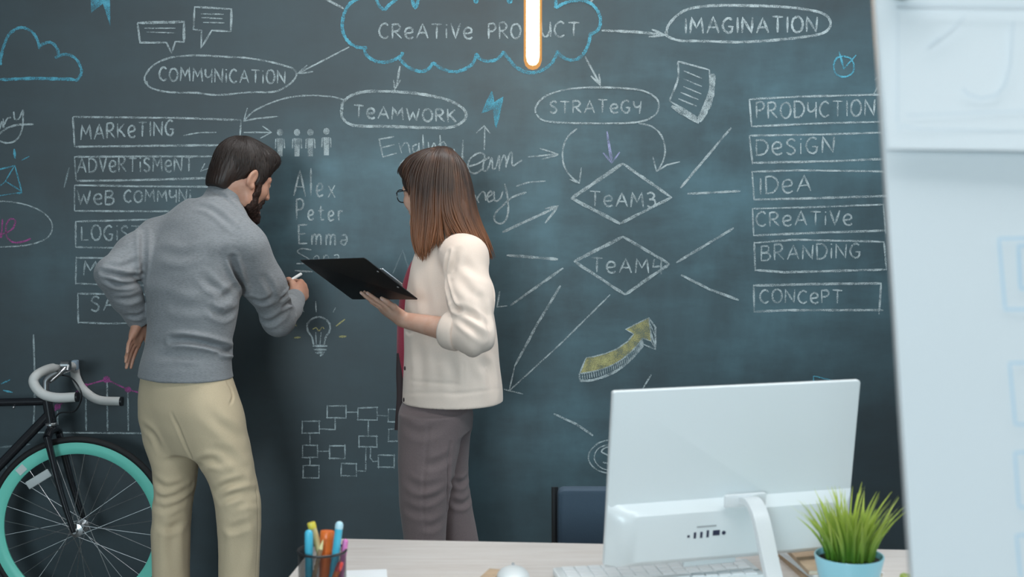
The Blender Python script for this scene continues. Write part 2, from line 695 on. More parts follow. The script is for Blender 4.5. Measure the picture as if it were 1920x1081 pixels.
def board_material():
    """Chalkboard paint: slate with wiped chalk dust in clouds and streaks, plus light painted in at right and low centre."""
    m, nt, b = new_mat('chalkboard_paint')
    b.inputs['Roughness'].default_value = 0.47
    b.inputs['Specular IOR Level'].default_value = 0.6
    tc = N(nt, 'ShaderNodeTexCoord')
    ob = tc.outputs['Object']

    def noise(scale, stretch, rot=0.0, det=4.0, rough=0.55):
        mp = N(nt, 'ShaderNodeMapping')
        mp.inputs['Scale'].default_value = stretch
        mp.inputs['Rotation'].default_value = (0, rot, 0)
        L(nt, ob, mp.inputs['Vector'])
        n = N(nt, 'ShaderNodeTexNoise', i_Scale=scale, i_Detail=det, i_Roughness=rough)
        L(nt, mp.outputs[0], n.inputs['Vector'])
        return n.outputs['Fac']

    def rng_(v, a, b_, c=0.0, d=1.0):
        r = N(nt, 'ShaderNodeMapRange')
        for nm, x in (('From Min', a), ('From Max', b_), ('To Min', c), ('To Max', d)):
            r.inputs[nm].default_value = x
        L(nt, v, r.inputs['Value'])
        return r.outputs[0]

    def mth(op, a, b_=None, c=None):
        n = N(nt, 'ShaderNodeMath', operation=op)
        for i, x in enumerate((a, b_, c)):
            if x is None: continue
            if isinstance(x, (int, float)): n.inputs[i].default_value = x
            else: L(nt, x, n.inputs[i])
        return n.outputs[0]

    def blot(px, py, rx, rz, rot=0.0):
        """an elliptical paler patch around one spot of the board"""
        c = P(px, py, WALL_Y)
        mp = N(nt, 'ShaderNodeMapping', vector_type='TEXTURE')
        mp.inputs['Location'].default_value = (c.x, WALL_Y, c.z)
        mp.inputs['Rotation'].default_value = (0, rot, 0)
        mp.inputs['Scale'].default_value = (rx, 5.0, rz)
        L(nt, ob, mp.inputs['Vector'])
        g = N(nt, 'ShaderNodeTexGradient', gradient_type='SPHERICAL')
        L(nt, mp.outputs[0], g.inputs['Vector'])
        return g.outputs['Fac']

    cloud = rng_(noise(2.4, (1, 1, 1), 0.4, 6, 0.6), 0.42, 0.70)
    streak = rng_(noise(2.2, (1, 1, 3.5), 0.5, 6, 0.62), 0.42, 0.78)
    streak2 = rng_(noise(2.0, (3.2, 1, 1), -0.55, 6, 0.62), 0.42, 0.80)
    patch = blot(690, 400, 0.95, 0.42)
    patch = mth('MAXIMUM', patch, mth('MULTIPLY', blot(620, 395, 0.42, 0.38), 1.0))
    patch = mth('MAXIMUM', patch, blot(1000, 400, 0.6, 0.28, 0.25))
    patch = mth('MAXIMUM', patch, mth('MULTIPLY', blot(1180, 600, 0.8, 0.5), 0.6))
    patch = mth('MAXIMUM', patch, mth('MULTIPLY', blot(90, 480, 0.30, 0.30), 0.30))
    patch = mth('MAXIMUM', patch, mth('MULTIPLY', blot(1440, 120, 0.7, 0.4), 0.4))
    patch = mth('MAXIMUM', patch, mth('MULTIPLY', blot(1330, 400, 1.5, 0.95), 0.95))  # broad paler area: brighter right side put into the colour, along with dust
    patch = mth('MAXIMUM', patch, mth('MULTIPLY', blot(1050, 820, 0.75, 0.55), 0.55))  # low centre likewise: light painted in together with dust
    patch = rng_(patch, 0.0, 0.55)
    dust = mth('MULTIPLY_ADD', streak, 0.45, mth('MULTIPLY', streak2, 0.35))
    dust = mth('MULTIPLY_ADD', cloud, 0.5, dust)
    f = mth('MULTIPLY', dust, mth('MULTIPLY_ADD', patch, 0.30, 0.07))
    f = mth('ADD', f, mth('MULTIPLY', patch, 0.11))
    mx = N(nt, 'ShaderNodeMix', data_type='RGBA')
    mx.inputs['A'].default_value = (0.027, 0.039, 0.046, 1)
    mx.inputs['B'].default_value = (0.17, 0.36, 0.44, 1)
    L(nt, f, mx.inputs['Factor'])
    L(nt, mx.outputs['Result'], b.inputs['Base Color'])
    return m


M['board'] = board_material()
R_ = ROOM


def slab(name, x0, x1, y0, y1, z0, z1, m):
    b = MB()
    b.box(((x0 + x1) / 2, (y0 + y1) / 2, (z0 + z1) / 2), (x1 - x0, y1 - y0, z1 - z0))
    return struct(name, b.v, b.f, m, smooth=False)


slab('floor', R_['x0'] - .1, R_['x1'] + .1, R_['y0'] - .1, R_['y1'] + .1, -0.1, 0.0, M['floor'])
CEIL = slab('ceiling', R_['x0'] - .1, R_['x1'] + .1, R_['y0'] - .1, R_['y1'] + .1, R_['h'], R_['h'] + .1, M['ceiling'])
M['diffuser'] = emit_mat('added_fill_diffuser', (1.0, 1.0, 1.0), 2.0)  # glowing panels of the added ceiling fill
for (lx, ly, lw_, ld_, lp_) in FILL_LIGHTS:
    b = MB()
    for sx_, sy_, wx_, wy_ in ((0, -1, lw_ + .06, .03), (0, 1, lw_ + .06, .03), (-1, 0, .03, ld_), (1, 0, .03, ld_)):
        b.box((lx + sx_ * (lw_ / 2 + .015), ly + sy_ * (ld_ / 2 + .015), R_['h'] - .03), (wx_, wy_, .06))
    o_ = b.build('added_fill_frame', M['frame'], CEIL, smooth=False)
    MB().box((lx, ly, R_['h'] - .02), (lw_, ld_, .02)).build('added_fill_diffuser', M['diffuser'], o_, smooth=False)
slab('wall_left', R_['x0'] - .1, R_['x0'], R_['y0'], R_['y1'], 0, R_['h'], M['white_wall'])
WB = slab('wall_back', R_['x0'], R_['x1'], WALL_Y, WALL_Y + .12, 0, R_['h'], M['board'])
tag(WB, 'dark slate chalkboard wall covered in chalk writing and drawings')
WB.name = 'wall_back'
ORIGIN['wall_back'] = Vector((0, 0, 0))


def wall_with_window(name, win, fixed, lo, hi, w0, w1, z0, z1, t, axis):
    """a wall with one rectangular opening, its frame and its panes"""
    b = MB()

    def bx(a0, a1, c0, c1):
        if axis == 'x':
            b.box(((a0 + a1) / 2, fixed, (c0 + c1) / 2), (a1 - a0, t, c1 - c0))
        else:
            b.box((fixed, (a0 + a1) / 2, (c0 + c1) / 2), (t, a1 - a0, c1 - c0))
    bx(lo, w0, 0, R_['h']); bx(w1, hi, 0, R_['h']); bx(w0, w1, 0, z0); bx(w0, w1, z1, R_['h'])
    struct(name, b.v, b.f, M['white_wall'], smooth=False)
    fr = MB()

    def fx(a0, a1, c0, c1):
        if axis == 'x':
            fr.box(((a0 + a1) / 2, fixed, (c0 + c1) / 2), (a1 - a0, 0.06, c1 - c0), bev=0.004)
        else:
            fr.box((fixed, (a0 + a1) / 2, (c0 + c1) / 2), (0.06, a1 - a0, c1 - c0), bev=0.004)
    e = 0.05
    fx(w0, w1, z0, z0 + e); fx(w0, w1, z1 - e, z1); fx(w0, w0 + e, z0 + e, z1 - e); fx(w1 - e, w1, z0 + e, z1 - e)
    n = 3
    for i in range(1, n):
        xm = w0 + (w1 - w0) * i / n
        fx(xm - e / 2, xm + e / 2, z0 + e, z1 - e)
    o = struct(win, fr.v, fr.f, M['frame'])
    pn = MB()
    for i in range(n):
        a0, a1 = w0 + (w1 - w0) * i / n + e * .9, w0 + (w1 - w0) * (i + 1) / n - e * .9
        if axis == 'x':
            pn.quad((a0, fixed, z0 + e), (a1, fixed, z0 + e), (a1, fixed, z1 - e), (a0, fixed, z1 - e))
        else:
            pn.quad((fixed, a0, z0 + e), (fixed, a1, z0 + e), (fixed, a1, z1 - e), (fixed, a0, z1 - e))
    pn.build('pane', M['pane'], o, smooth=False)


wall_with_window('wall_front', 'window_1', R_['y0'] - .05, R_['x0'], R_['x1'], -3.25, -.75, 1.5, 3.3, 0.1, 'x')
wall_with_window('wall_right', 'window_2', R_['x1'] + .05, R_['y0'], R_['y1'], 0.35, 3.65, 1.0, 3.0, 0.1, 'y')

# ================================================================== chalk on the board
M['chalk'] = chalk_mat('white_chalk', (0.50, 0.58, 0.60), dens=0.92)
M['chalk_faint'] = chalk_mat('faint_white_chalk', (0.42, 0.52, 0.55), 0.40, 0.72, 0.62)
M['chalk_blue'] = chalk_mat('blue_chalk', (0.13, 0.44, 0.58), dens=0.95)
M['chalk_pink'] = chalk_mat('magenta_chalk', (0.45, 0.11, 0.32), dens=0.95)
M['chalk_yellow'] = chalk_mat('yellow_chalk', (0.50, 0.47, 0.22), dens=0.92)
M['chalk_violet'] = chalk_mat('violet_chalk', (0.40, 0.42, 0.66), dens=0.92)

GL = {
    'A': (.72, 's 0,0 .38,1 .72,0|s .14,.36 .62,.37'),
    'B': (.58, 's .02,1 0,0|c -.03,.98 .38,1 .48,.78 .32,.57 .04,.53|c .04,.53 .46,.48 .56,.24 .38,.03 -.02,0'),
    'C': (.60, 'c .58,.85 .38,1 .14,.86 0,.5 .1,.16 .34,0 .6,.13'),
    'D': (.62, 's 0,1 .02,0|c -.05,.99 .36,.96 .6,.68 .6,.36 .38,.06 -.03,0'),
    'E': (.50, 's .52,1 0,.97 .03,0 .52,.03|s .02,.5 .42,.54'),
    'e': (.52, 'c .03,.36 .28,.38 .48,.46 .45,.68 .25,.76 .06,.62 .01,.34 .14,.06 .36,0 .54,.1'),
    'q': (.42, 'c .03,.22 .24,.25 .37,.34 .30,.48 .15,.48 .03,.34 .03,.14 .16,0 .42,.08'),
    'G': (.64, 'c .56,.88 .36,1 .12,.85 0,.5 .12,.14 .36,0 .55,.13 .57,.42|s .33,.43 .66,.41'),
    'I': (.06, 's .03,1 .03,0'),
    'i': (.10, 's .05,.70 .05,0|s .05,.90 .06,.99'),
    'K': (.58, 's 0,1 .03,0|s .5,.96 .04,.47|c .12,.54 .32,.36 .58,.03'),
    'L': (.48, 's 0,1 .02,.02 .5,.05'),
    'M': (.78, 's 0,0 .08,1 .38,.36 .68,1 .78,0'),
    'N': (.64, 's 0,0 .02,1 .58,.02 .64,1'),
    'O': (.66, 'c .33,1 .1,.86 0,.5 .1,.14 .33,0 .56,.14 .66,.5 .56,.86 .33,1.02'),
    'P': (.52, 's 0,1 .02,0|c -.04,.97 .34,1 .5,.78 .36,.54 .03,.46'),
    'R': (.58, 's 0,1 .02,0|c -.04,.97 .34,1 .5,.79 .36,.55 .03,.48|s .18,.48 .6,.02'),
    'S': (.50, 'c .48,.86 .3,1 .08,.88 .08,.66 .4,.42 .46,.18 .26,0 0,.13'),
    'T': (.66, 's 0,1 .66,.97|s .34,1 .32,0'),
    'U': (.56, 'c 0,1 .02,.4 .16,.06 .36,.08 .52,.45|s .55,1 .56,.02'),
    'u': (.54, 'c .02,1 .02,.55 .16,.36 .38,.42 .52,.62|s .54,1 .54,-.08'),
    'V': (.60, 's 0,1 .3,0 .6,1'),
    'W': (.88, 's 0,1 .22,0 .44,.7 .66,0 .88,1'),
    'Y': (.54, 'c 0,1 .06,.6 .24,.46 .5,.62|s .54,1 .42,-.1'),
    '3': (.50, 'c 0,.9 .25,1 .46,.82 .32,.58 .12,.54|c .14,.54 .46,.5 .5,.2 .25,0 0,.1'),
    '4': (.58, 's .1,1 .02,.45 .55,.5|s .5,1.05 .5,-.05'),
    'l': (.08, 's .04,.98 .04,0'), 'x': (.42, 's 0,.48 .42,0|s .42,.48 0,0'),
    't': (.42, 'c .2,.8 .18,.2 .26,.03 .42,.06|s 0,.5 .42,.54'),
    'r': (.32, 's 0,.5 .03,0|c .03,.3 .15,.48 .32,.46'),
    'm': (.56, 's 0,.5 .01,0|c .01,.3 .14,.5 .26,.42 .26,.0|c .26,.3 .4,.5 .54,.42 .55,0'),
    'a': (.42, 'c .06,.46 .32,.5 .40,.26 .26,.02 .05,.1 .1,.24 .40,.26'),
    'o': (.38, 'c .2,.5 .02,.34 .04,.1 .2,0 .36,.14 .34,.4 .18,.5'),
    'n': (.34, 's 0,.5 .01,0|c .01,.3 .16,.5 .32,.4 .34,0'),
    ' ': (.45, ''),
}


def glyphs(text, x0, y0, x1, y1, h, space=.24, w=3.0, jit=0.02, slant=0.0):
    """strokes for a chalk word whose baseline runs from (x0,y0) to (x1,y1), cap height h (all on the photo's scale)"""
    tot = sum(GL[c][0] for c in text) + space * (len(text) - 1)
    sx = (x1 - x0) / tot
    out = []
    cx = 0.0
    r = random.Random(text)
    for ch in text:
        gw, d = GL[ch]
        ry = 1 + r.uniform(-.06, .06)
        dy = r.uniform(-jit, jit)
        for part in d.split('|'):
            if not part: continue
            kind, nums = part[0], part[2:].split(' ')
            pts = []
            for q in nums:
                a, b = [float(t) for t in q.split(',')]
                gx = x0 + (cx + a) * sx + slant * b * h
                t = (gx - x0) / max(1e-6, (x1 - x0))
                gy = y0 + (y1 - y0) * t - (b * ry + dy) * h
                pts.append((gx, gy))
            out.append((pts, w, kind == 'c'))
        cx += gw + space
    return out


CH_N = [0]


def chalk(name, m, strokes, label=None, fills=()):
    """One drawing: strokes are (points, width, curved) traced on the board plane."""
    V, Fc = [], []
    for (pts, w, curved) in strokes:
        CH_N[0] += 1
        dep = WALL_Y - 0.0006 - 0.00012 * (CH_N[0] % 12)
        pp = catmull(pts, 7) if (curved and len(pts) > 2) else None
        if pp is None:
            pp = []
            for a, b in zip(pts[:-1], pts[1:]):
                n = max(2, int(math.hypot(b[0] - a[0], b[1] - a[1]) / 9))
                pp += [np.array(a) + (np.array(b) - np.array(a)) * i / n for i in range(n)]
            pp.append(np.array(pts[-1], dtype=float))
        W = [P(p[0], p[1], WALL_Y) for p in pp]
        hw = w * 0.58 * WALL_Y / FPX
        base = len(V)
        n = len(W)
        for i in range(n):
            t = W[min(i + 1, n - 1)] - W[max(i - 1, 0)]
            t = Vector((t.x, 0, t.z))
            t = t.normalized() if t.length > 1e-9 else Vector((1, 0, 0))
            nn = Vector((-t.z, 0, t.x))
            j = hw * random.uniform(0.8, 1.2)
            jo = random.uniform(-.12, .12) * hw
            e = 0.55 if i in (0, n - 1) else 1.0
            V.append((W[i].x + nn.x * (j * e + jo), dep, W[i].z + nn.z * (j * e + jo)))
            V.append((W[i].x - nn.x * (j * e - jo), dep, W[i].z - nn.z * (j * e - jo)))
        for i in range(n - 1):
            a = base + 2 * i
            Fc.append((a, a + 1, a + 3, a + 2))
    for poly in fills:
        CH_N[0] += 1
        dep = WALL_Y - 0.0003 - 0.00002 * (CH_N[0] % 12)
        base = len(V)
        for p in poly:
            q = P(p[0], p[1], WALL_Y)
            V.append((q.x, dep, q.z))
        Fc.append(tuple(range(base, base + len(poly))))
    return link_mesh(name, V, Fc, m, WB, smooth=False, label=label)


def s(*pts, w=3.2):
    return (list(pts), w, False)


def c(*pts, w=3.2):
    return (list(pts), w, True)


def box4(x0, y0, x1, y1, w=2.8, j=2.0):
    r = random.Random(x0 * 7 + y0)
    u = lambda: r.uniform(-j, j)
    return [s((x0 - 1, y0 + u()), (x1 + 2, y0 + u()), w=w), s((x1 + u() * .6, y0 - 2), (x1 + u() * .6, y1 + 2), w=w),
            s((x1 + 1, y1 + u()), (x0 - 2, y1 + u()), w=w), s((x0 + u() * .5, y1 + 2), (x0 + u() * .5, y0 - 1), w=w)]


CK, CB = M['chalk'], M['chalk_blue']
# --- upper left
chalk('chalk_cloud', CB, [c((1, 122), (2, 108), (6, 90), (16, 66), (31, 54), (44, 52), (58, 58), (68, 70), (73, 84), (74, 92), w=4.5),
                          c((73, 88), (80, 83), (91, 79), (101, 83), (108, 93), (111, 108), w=4.5),
                          c((103, 109), (115, 103), (130, 103), (143, 111), (152, 127), (152, 139), (146, 148), (141, 152), w=4.5),
                          s((143, 150), (127, 148), (66, 147), (0, 149), w=5)], 'blue chalk cloud at the upper left')
chalk('chalk_lightning', CB, [], 'blue chalk lightning bolt cut off by the upper edge',
      [[(170, -18), (206, -18), (207, 50), (193, 7), (171, 24)]])
chalk('chalk_speech_bubble', CK, [s((258, 43), (347, 41), w=4.5), s((345, 40), (345, 80), w=4.5), s((346, 79), (329, 78), (322, 100), (312, 80), (263, 80), (258, 43), w=3.2),
                                  s((271, 53), (329, 53), w=2), s((275, 60), (328, 62), w=2)], 'speech bubble with two lines')
chalk('chalk_speech_bubble', CK, [s((364, 13), (435, 17), w=3.6), s((434, 16), (433, 59), w=3.6), s((434, 59), (397, 57), (377, 90), (378, 57), (363, 55), (365, 13), w=2.8),
                                  s((377, 26), (420, 27), w=2), s((378, 33), (418, 35), w=2), s((381, 42), (421, 43), w=2)], 'speech bubble with three lines')
chalk('chalk_oval', CK, [c((274, 158), (272, 143), (287, 123), (313, 110), (343, 105), (383, 104), (433, 107), (467, 109), (507, 116), (533, 123), (550, 129), (556, 139), (551, 150), (537, 162), (513, 172), (467, 173), (407, 178), (367, 174), (320, 173), (293, 168), (278, 161), (275, 152), w=2.8)], 'oval around COMMUNICATION')
chalk('chalk_lettering', CK, glyphs('COMMuNiCATiON', 299, 151, 535, 157, 25), 'COMMUNICATION')
chalk('chalk_arrow', CK, [s((655, 88), (560, 137), w=2.6), s((576, 122), (558, 138), (587, 134), w=2.8)], 'arrow from the cloud to COMMUNICATION')
# --- central cloud
q = lambda *p, w=5.0: c(*[(560 + a / 3, b / 3) for a, b in p], w=w)
chalk('chalk_cloud', CB, [q((435, -10), (455, 35), (483, 58)), q((483, 58), (510, 28), (545, 0), (560, -14)),
                          q((370, -20), (330, -5), (285, 25), (257, 75), (246, 130), (250, 180), (270, 222), (300, 250), (340, 267), (386, 268)),
                          q((370, 272), (375, 300), (400, 326), (440, 345), (490, 350), (540, 335), (578, 312), (584, 292)),
                          q((568, 330), (600, 365), (640, 390), (690, 402), (730, 388), (756, 350)), q((754, 350), (790, 378), (840, 398), (890, 403), (940, 385), (980, 355), (1002, 298)),
                          q((998, 300), (1020, 330), (1060, 345), (1110, 335), (1140, 310), (1154, 288)), q((1150, 290), (1180, 330), (1220, 375), (1270, 403), (1320, 409), (1370, 395), (1420, 358), (1445, 318), (1456, 283)),
                          q((1452, 286), (1480, 318), (1530, 338), (1580, 325), (1610, 290), (1632, 240), (1642, 192)), q((1634, 196), (1680, 172), (1697, 130), (1693, 88), (1672, 48), (1640, 18), (1590, 3), (1530, 8), (1482, 24), (1446, 46)),
                          q((1446, 46), (1446, 0), (1440, -20)), q((634, -15), (655, 44), (678, -15)), q((985, -10), (998, 12), (1010, -10)), q((1175, -10), (1187, 14), (1200, -10))],
      'blue scalloped cloud outline around CREATIVE PRODUCT')
chalk('chalk_lettering', CK, glyphs('CReATiVe', 711, 72, 885, 72, 28) + glyphs('PRO', 916, 73, 976, 72, 29) + glyphs('D', 986, 72, 1006, 71, 28) + glyphs('UCT', 1015, 70, 1086, 68, 27), 'CREATIVE PRODUCT')
chalk('chalk_arrow', CK, [s((606, -4), (645, 16), w=3.5)], 'line end at the upper left of the cloud')
chalk('chalk_arrow', CK, [s((1106, 6), (1114, -6), w=3.5)], 'line end at the upper right of the cloud')
chalk('chalk_arrow', CK, [s((1128, 57), (1190, 60), (1246, 65), w=4), s((1222, 55), (1247, 66), (1216, 69), w=3.2)], 'arrow to IMAGINATION')
chalk('chalk_arrow', CK, [s((750, 124), (743, 164), w=3), s((738, 150), (740, 168), (751, 150), w=3)], 'arrow to TEAMWORK')
chalk('chalk_arrow', CK, [s((1097, 106), (1126, 160), w=3), s((1108, 142), (1126, 160), (1123, 138), w=3.4)], 'arrow to STRATEGY')
chalk('chalk_oval', CK, [c((1250, 64), (1252, 50), (1266, 32), (1288, 18), (1320, 12), (1360, 10), (1420, 11), (1470, 13), (1514, 18), (1544, 26), (1556, 38), (1555, 52), (1540, 63), (1500, 70), (1440, 76), (1380, 79), (1320, 77), (1275, 76), (1252, 68), (1248, 58), w=4)], 'oval around IMAGINATION')
chalk('chalk_lettering', CK, glyphs('IMAGINATION', 1285, 63, 1532, 60, 29, w=3.6), 'IMAGINATION')
chalk('chalk_tick', CB, [c((1582, 105), (1569, 109), (1563, 124), (1568, 139), (1582, 144), (1597, 138), (1601, 124), (1595, 110), (1580, 105), w=2.8),
                         s((1573, 97), (1582, 129), (1605, 103), w=3)], 'blue tick in a circle')
# --- second row
chalk('chalk_oval', CK, [c((641, 208), (643, 193), (657, 180), (683, 172), (720, 171), (760, 173), (793, 177), (833, 185), (860, 197), (873, 210), (872, 223), (860, 233), (840, 239), (793, 239), (727, 237), (673, 236), (653, 231), (642, 220), (640, 205), w=4.4)], 'oval around TEAMWORK')
chalk('chalk_lettering', CK, glyphs('TeAMWORK', 664, 220, 855, 230, 24, w=3.3), 'TEAMWORK')
chalk('chalk_oval', CK, [c((1004, 212), (1005, 200), (1020, 182), (1055, 169), (1100, 164), (1160, 165), (1205, 170), (1230, 184), (1235, 200), (1226, 217), (1195, 229), (1130, 231), (1060, 230), (1020, 226), (1005, 214), w=2.8)], 'oval around STRATEGY')
chalk('chalk_lettering', CK, glyphs('STRATeGY', 1031, 212, 1202, 211, 23), 'STRATEGY')
chalk('chalk_lightning', CB, [s((922, 171), (904, 211), (925, 203), (930, 241), (943, 182), (926, 193), (922, 171), w=2.5)], 'small blue lightning bolt',
      [[(922, 172), (904, 211), (926, 202), (930, 240), (943, 182), (927, 193)]])
chalk('chalk_note', CK, [s((1271, 115), (1330, 131), w=3), c((1271, 115), (1271, 148), (1255, 189), w=3), c((1330, 131), (1331, 163), (1322, 193), (1309, 221), w=3), s((1255, 189), (1309, 221), w=3),
                         c((1336, 138), (1336, 165), (1328, 196), (1311, 228), w=9), s((1259, 199), (1311, 229), w=8)]
      + [s((x0, y0), (x0 + 34, y0 + 14), w=2) for x0, y0 in ((1282, 133), (1282, 148), (1281, 162), (1276, 173), (1272, 185))], 'sheet of paper with text lines')
# --- left list
chalk('chalk_arrow', CK, [c((645, 187), (620, 181), (580, 179), (540, 183), (505, 194), (475, 209), (457, 227), w=2.4), s((464, 202), (457, 227), (482, 222), (522, 218), w=2.4)], 'curved arrow from TEAMWORK')
chalk('chalk_box', CK, [s((137, 219), (330, 221), (452, 225), w=3), s((452, 225), (450, 258), w=2.6), s((137, 219), (140, 275), w=3), s((140, 275), (300, 273), (430, 272), w=3.2), c((344, 254), (372, 249), (406, 248), w=2.2)], 'box around MARKETING')
chalk('chalk_lettering', CK, glyphs('MARKeTING', 152, 262, 326, 253, 28), 'MARKETING')
chalk('chalk_arrow', CK, [s((457, 248), (508, 248), w=2.4), s((492, 236), (509, 248), (488, 259), w=2.4)], 'arrow to the row of people')
ppl = []
fl = []
for i, x in enumerate((525, 557, 582, 612)):
    y = 258 + (1 if i < 3 else -1)
    fl.append([(x + 6 * math.cos(a * .5236), y - 11 + 6.5 * math.sin(a * .5236)) for a in range(12)])
    fl.append([(x - 5.6, y), (x + 5.6, y), (x + 5.0, y + 20), (x + 4.6, y + 34), (x + .7, y + 34), (x - .7, y + 34), (x - 4.6, y + 34), (x - 5.0, y + 20)])
    for k_ in (-1, 1):
        fl.append([(x + k_ * 6.6, y), (x + k_ * 9, y + 2), (x + k_ * 9.8, y + 19), (x + k_ * 7.2, y + 19)])
chalk('chalk_people', CK, ppl, 'row of four small chalk people', fl)
chalk('chalk_box', CK, [s((140, 294), (260, 293), (400, 293), w=3), s((140, 293), (143, 339), w=2.6), s((143, 339), (280, 337), (400, 333), w=3.4), s((384, 306), (376, 321), (396, 314), w=2.4)], 'box around ADVERTISMENT')
chalk('chalk_lettering', CK, glyphs('ADVeRTiSMeNT', 145, 323, 362, 321, 27), 'ADVERTISMENT')
chalk('chalk_box', CK, [s((140, 347), (260, 349), (400, 350), w=3), s((140, 346), (140, 395), w=2.6), s((140, 395), (290, 396), (420, 394), w=2.8)], 'box around WEB')
chalk('chalk_lettering', CK, glyphs('WeB', 145, 383, 214, 383, 26) + glyphs('COMMuNi', 233, 379, 358, 377, 22), 'WEB COMMUNI')
chalk('chalk_box', CK, [s((142, 415), (290, 411), w=3), s((142, 414), (142, 464), w=2.8), s((141, 463), (240, 465), (300, 465), w=2.8)], 'box around LOGIST')
chalk('chalk_lettering', CK, glyphs('LOGiST', 153, 450, 264, 451, 27), 'LOGIST')
chalk('chalk_box', CK, [s((142, 483), (300, 484), w=2.8), s((143, 481), (142, 533), w=2.8), s((141, 531), (210, 534), (300, 535), w=2.8)], 'box around the letter M')
chalk('chalk_lettering', CK, glyphs('M', 157, 516, 183, 517, 27) + [c((263, 514), (264, 523), (271, 520), w=2.4)], 'M')
chalk('chalk_box', CK, [s((145, 550), (300, 552), w=2.8), s((146, 550), (147, 606), w=2.8), s((147, 604), (200, 606), (300, 604), w=2.8)], 'box around SA')
chalk('chalk_lettering', CK, glyphs('SA', 171, 583, 217, 581, 26), 'SA')
chalk('chalk_stroke', M['chalk_faint'], [s((130, 314), (120, 352), w=3)], 'faint slanting stroke')
# --- left edge
chalk('chalk_lettering', CK, [c((-8, 225), (-2, 243), (4, 228), (6, 240), w=2.6), c((6, 222), (8, 240), w=2.6), c((8, 234), (14, 222), (21, 220), w=2.6), c((26, 209), (28, 223), (36, 222), (43, 206), w=2.6),
                              c((44, 205), (42, 240), (32, 261), (14, 268), (-4, 263), w=2.6), c((-2, 252), (14, 240), (34, 234), (63, 233), w=3)], 'joined handwriting ending in ury')
chalk('chalk_envelope', CB, [s((-10, 320), (28, 310), w=2.4), s((28, 310), (41, 359), w=2.4), s((28, 310), (10, 340), (2, 347), (-8, 338), w=2.2), s((10, 339), (40, 358), w=2.4), s((41, 360), (-8, 368), w=1.6), s((27, 279), (28, 297), w=4), s((40, 301), (55, 293), w=2.4)], 'blue envelope with rays')
chalk('chalk_oval', CK, [c((-10, 377), (20, 378), (50, 384), (78, 396), (95, 413), (98, 430), (88, 446), (65, 456), (35, 461), (-10, 463), w=2.2)], 'oval at the left edge')
chalk('chalk_lettering', M['chalk_pink'], [c((-4, 412), (2, 445), (5, 410), w=2.6), c((-8, 437), (6, 438), (22, 430), (29, 417), (25, 410), (16, 413), (11, 428), (14, 445), (26, 454), (42, 453), (58, 447), w=2.8)], 'magenta handwriting ending in e')
chalk('chalk_stroke', CB, [s((32, 362), (42, 361), w=4)], 'blue dash')
# --- chart behind the bicycle
chalk('chalk_chart', CK, [s((63, 626), (66, 720), (63, 810), w=3), s((62, 810), (180, 811), (300, 812), w=2.6)] +
      [s((x, y), (x + 1, 807), w=2.8) for x, y in ((108, 770), (161, 726), (201, 716), (240, 735))], 'axes and drop lines of a chart')
chalk('chalk_chart_line', M['chalk_pink'], [s((74, 806), (108, 762), (160, 722), (200, 711), (240, 730), (300, 746), w=2.6)], 'magenta line with dots',
      [[(x + r * math.cos(a * .6283), y + r * math.sin(a * .6283)) for a in range(10)] for x, y, r in ((108, 762, 6), (161, 722, 4), (200, 711, 7), (240, 730, 6))])
chalk('chalk_stroke', CB, [s((2, 719), (20, 711), w=3), s((6, 731), (24, 735), w=3)], 'two short blue strokes')
chalk('chalk_stroke', M['chalk_faint'], [s((0, 838), (57, 832), w=3), s((2, 882), (10, 868), (12, 878), w=3), c((278, 824), (284, 830), (279, 838), w=2.6)], 'faint strokes low on the board')
# --- names
NM = [('Alqx', 551, 366, 628, 370, 50), ('Pqtqr', 556, 411, 643, 414, 37), ('Emma', 560, 457, 651, 460, 38)]
for t, x0, y0, x1, y1, h in NM:
    chalk('chalk_lettering', CK, glyphs(t, x0, y0, x1, y1, h, w=2.9, space=.30), 'name ' + t.replace('q', 'e'))
chalk('chalk_lettering', CK, [c((584, 468), (566, 466), (558, 472), (574, 482), (580, 488), (570, 493), (556, 494), w=2.3)] + glyphs('ona', 588, 492, 636, 490, 26, w=2.0, space=.3), 'half-hidden name beginning with S')
chalk('chalk_stroke', CK, [s((553, 507), (586, 509), w=2.6)], 'line under the names')
# --- cursive behind the woman
chalk('chalk_lettering', CK, [s((739, 256), (711, 261), (718, 294), (744, 287), w=2.6), s((714, 277), (740, 271), w=2.6),
                              s((748, 268), (753, 287), w=2.4), c((752, 277), (760, 267), (766, 272), (769, 287), w=2.4),
                              c((782, 270), (774, 275), (777, 286), (784, 280), (786, 267), w=2.4), s((785, 268), (786, 296), w=2.4), s((793, 252), (794, 285), w=2.4), s((803, 266), (804, 283), w=2.4),
                              c((808, 282), (814, 268), (818, 280), w=2.2), s((825, 253), (827, 284), w=2.4), c((822, 272), (832, 266), (838, 278), w=2.4), s((851, 279), (853, 286), w=2.4)], 'English')
chalk('chalk_lettering', CK, [s((868, 262), (866, 318), w=2.6), s((856, 298), (870, 294), w=2.6), c((878, 312), (895, 307), (908, 298), (906, 288), (894, 288), (880, 300), (878, 317), (890, 325), (906, 316), w=2.8),
                              c((918, 294), (908, 302), (906, 318), (914, 318), (922, 296), (924, 316), (930, 314), w=2.8), c((930, 314), (936, 292), (936, 320), w=2.6), c((936, 312), (944, 292), (948, 296), (949, 314), w=2.6),
                              c((949, 310), (956, 288), (960, 288), (961, 310), (972, 304), (979, 300), w=2.8)], 'team')
chalk('chalk_lettering', CK, [c((748, 318), (752, 306), (762, 298), (775, 292), w=2.4)], 'curl of handwriting')
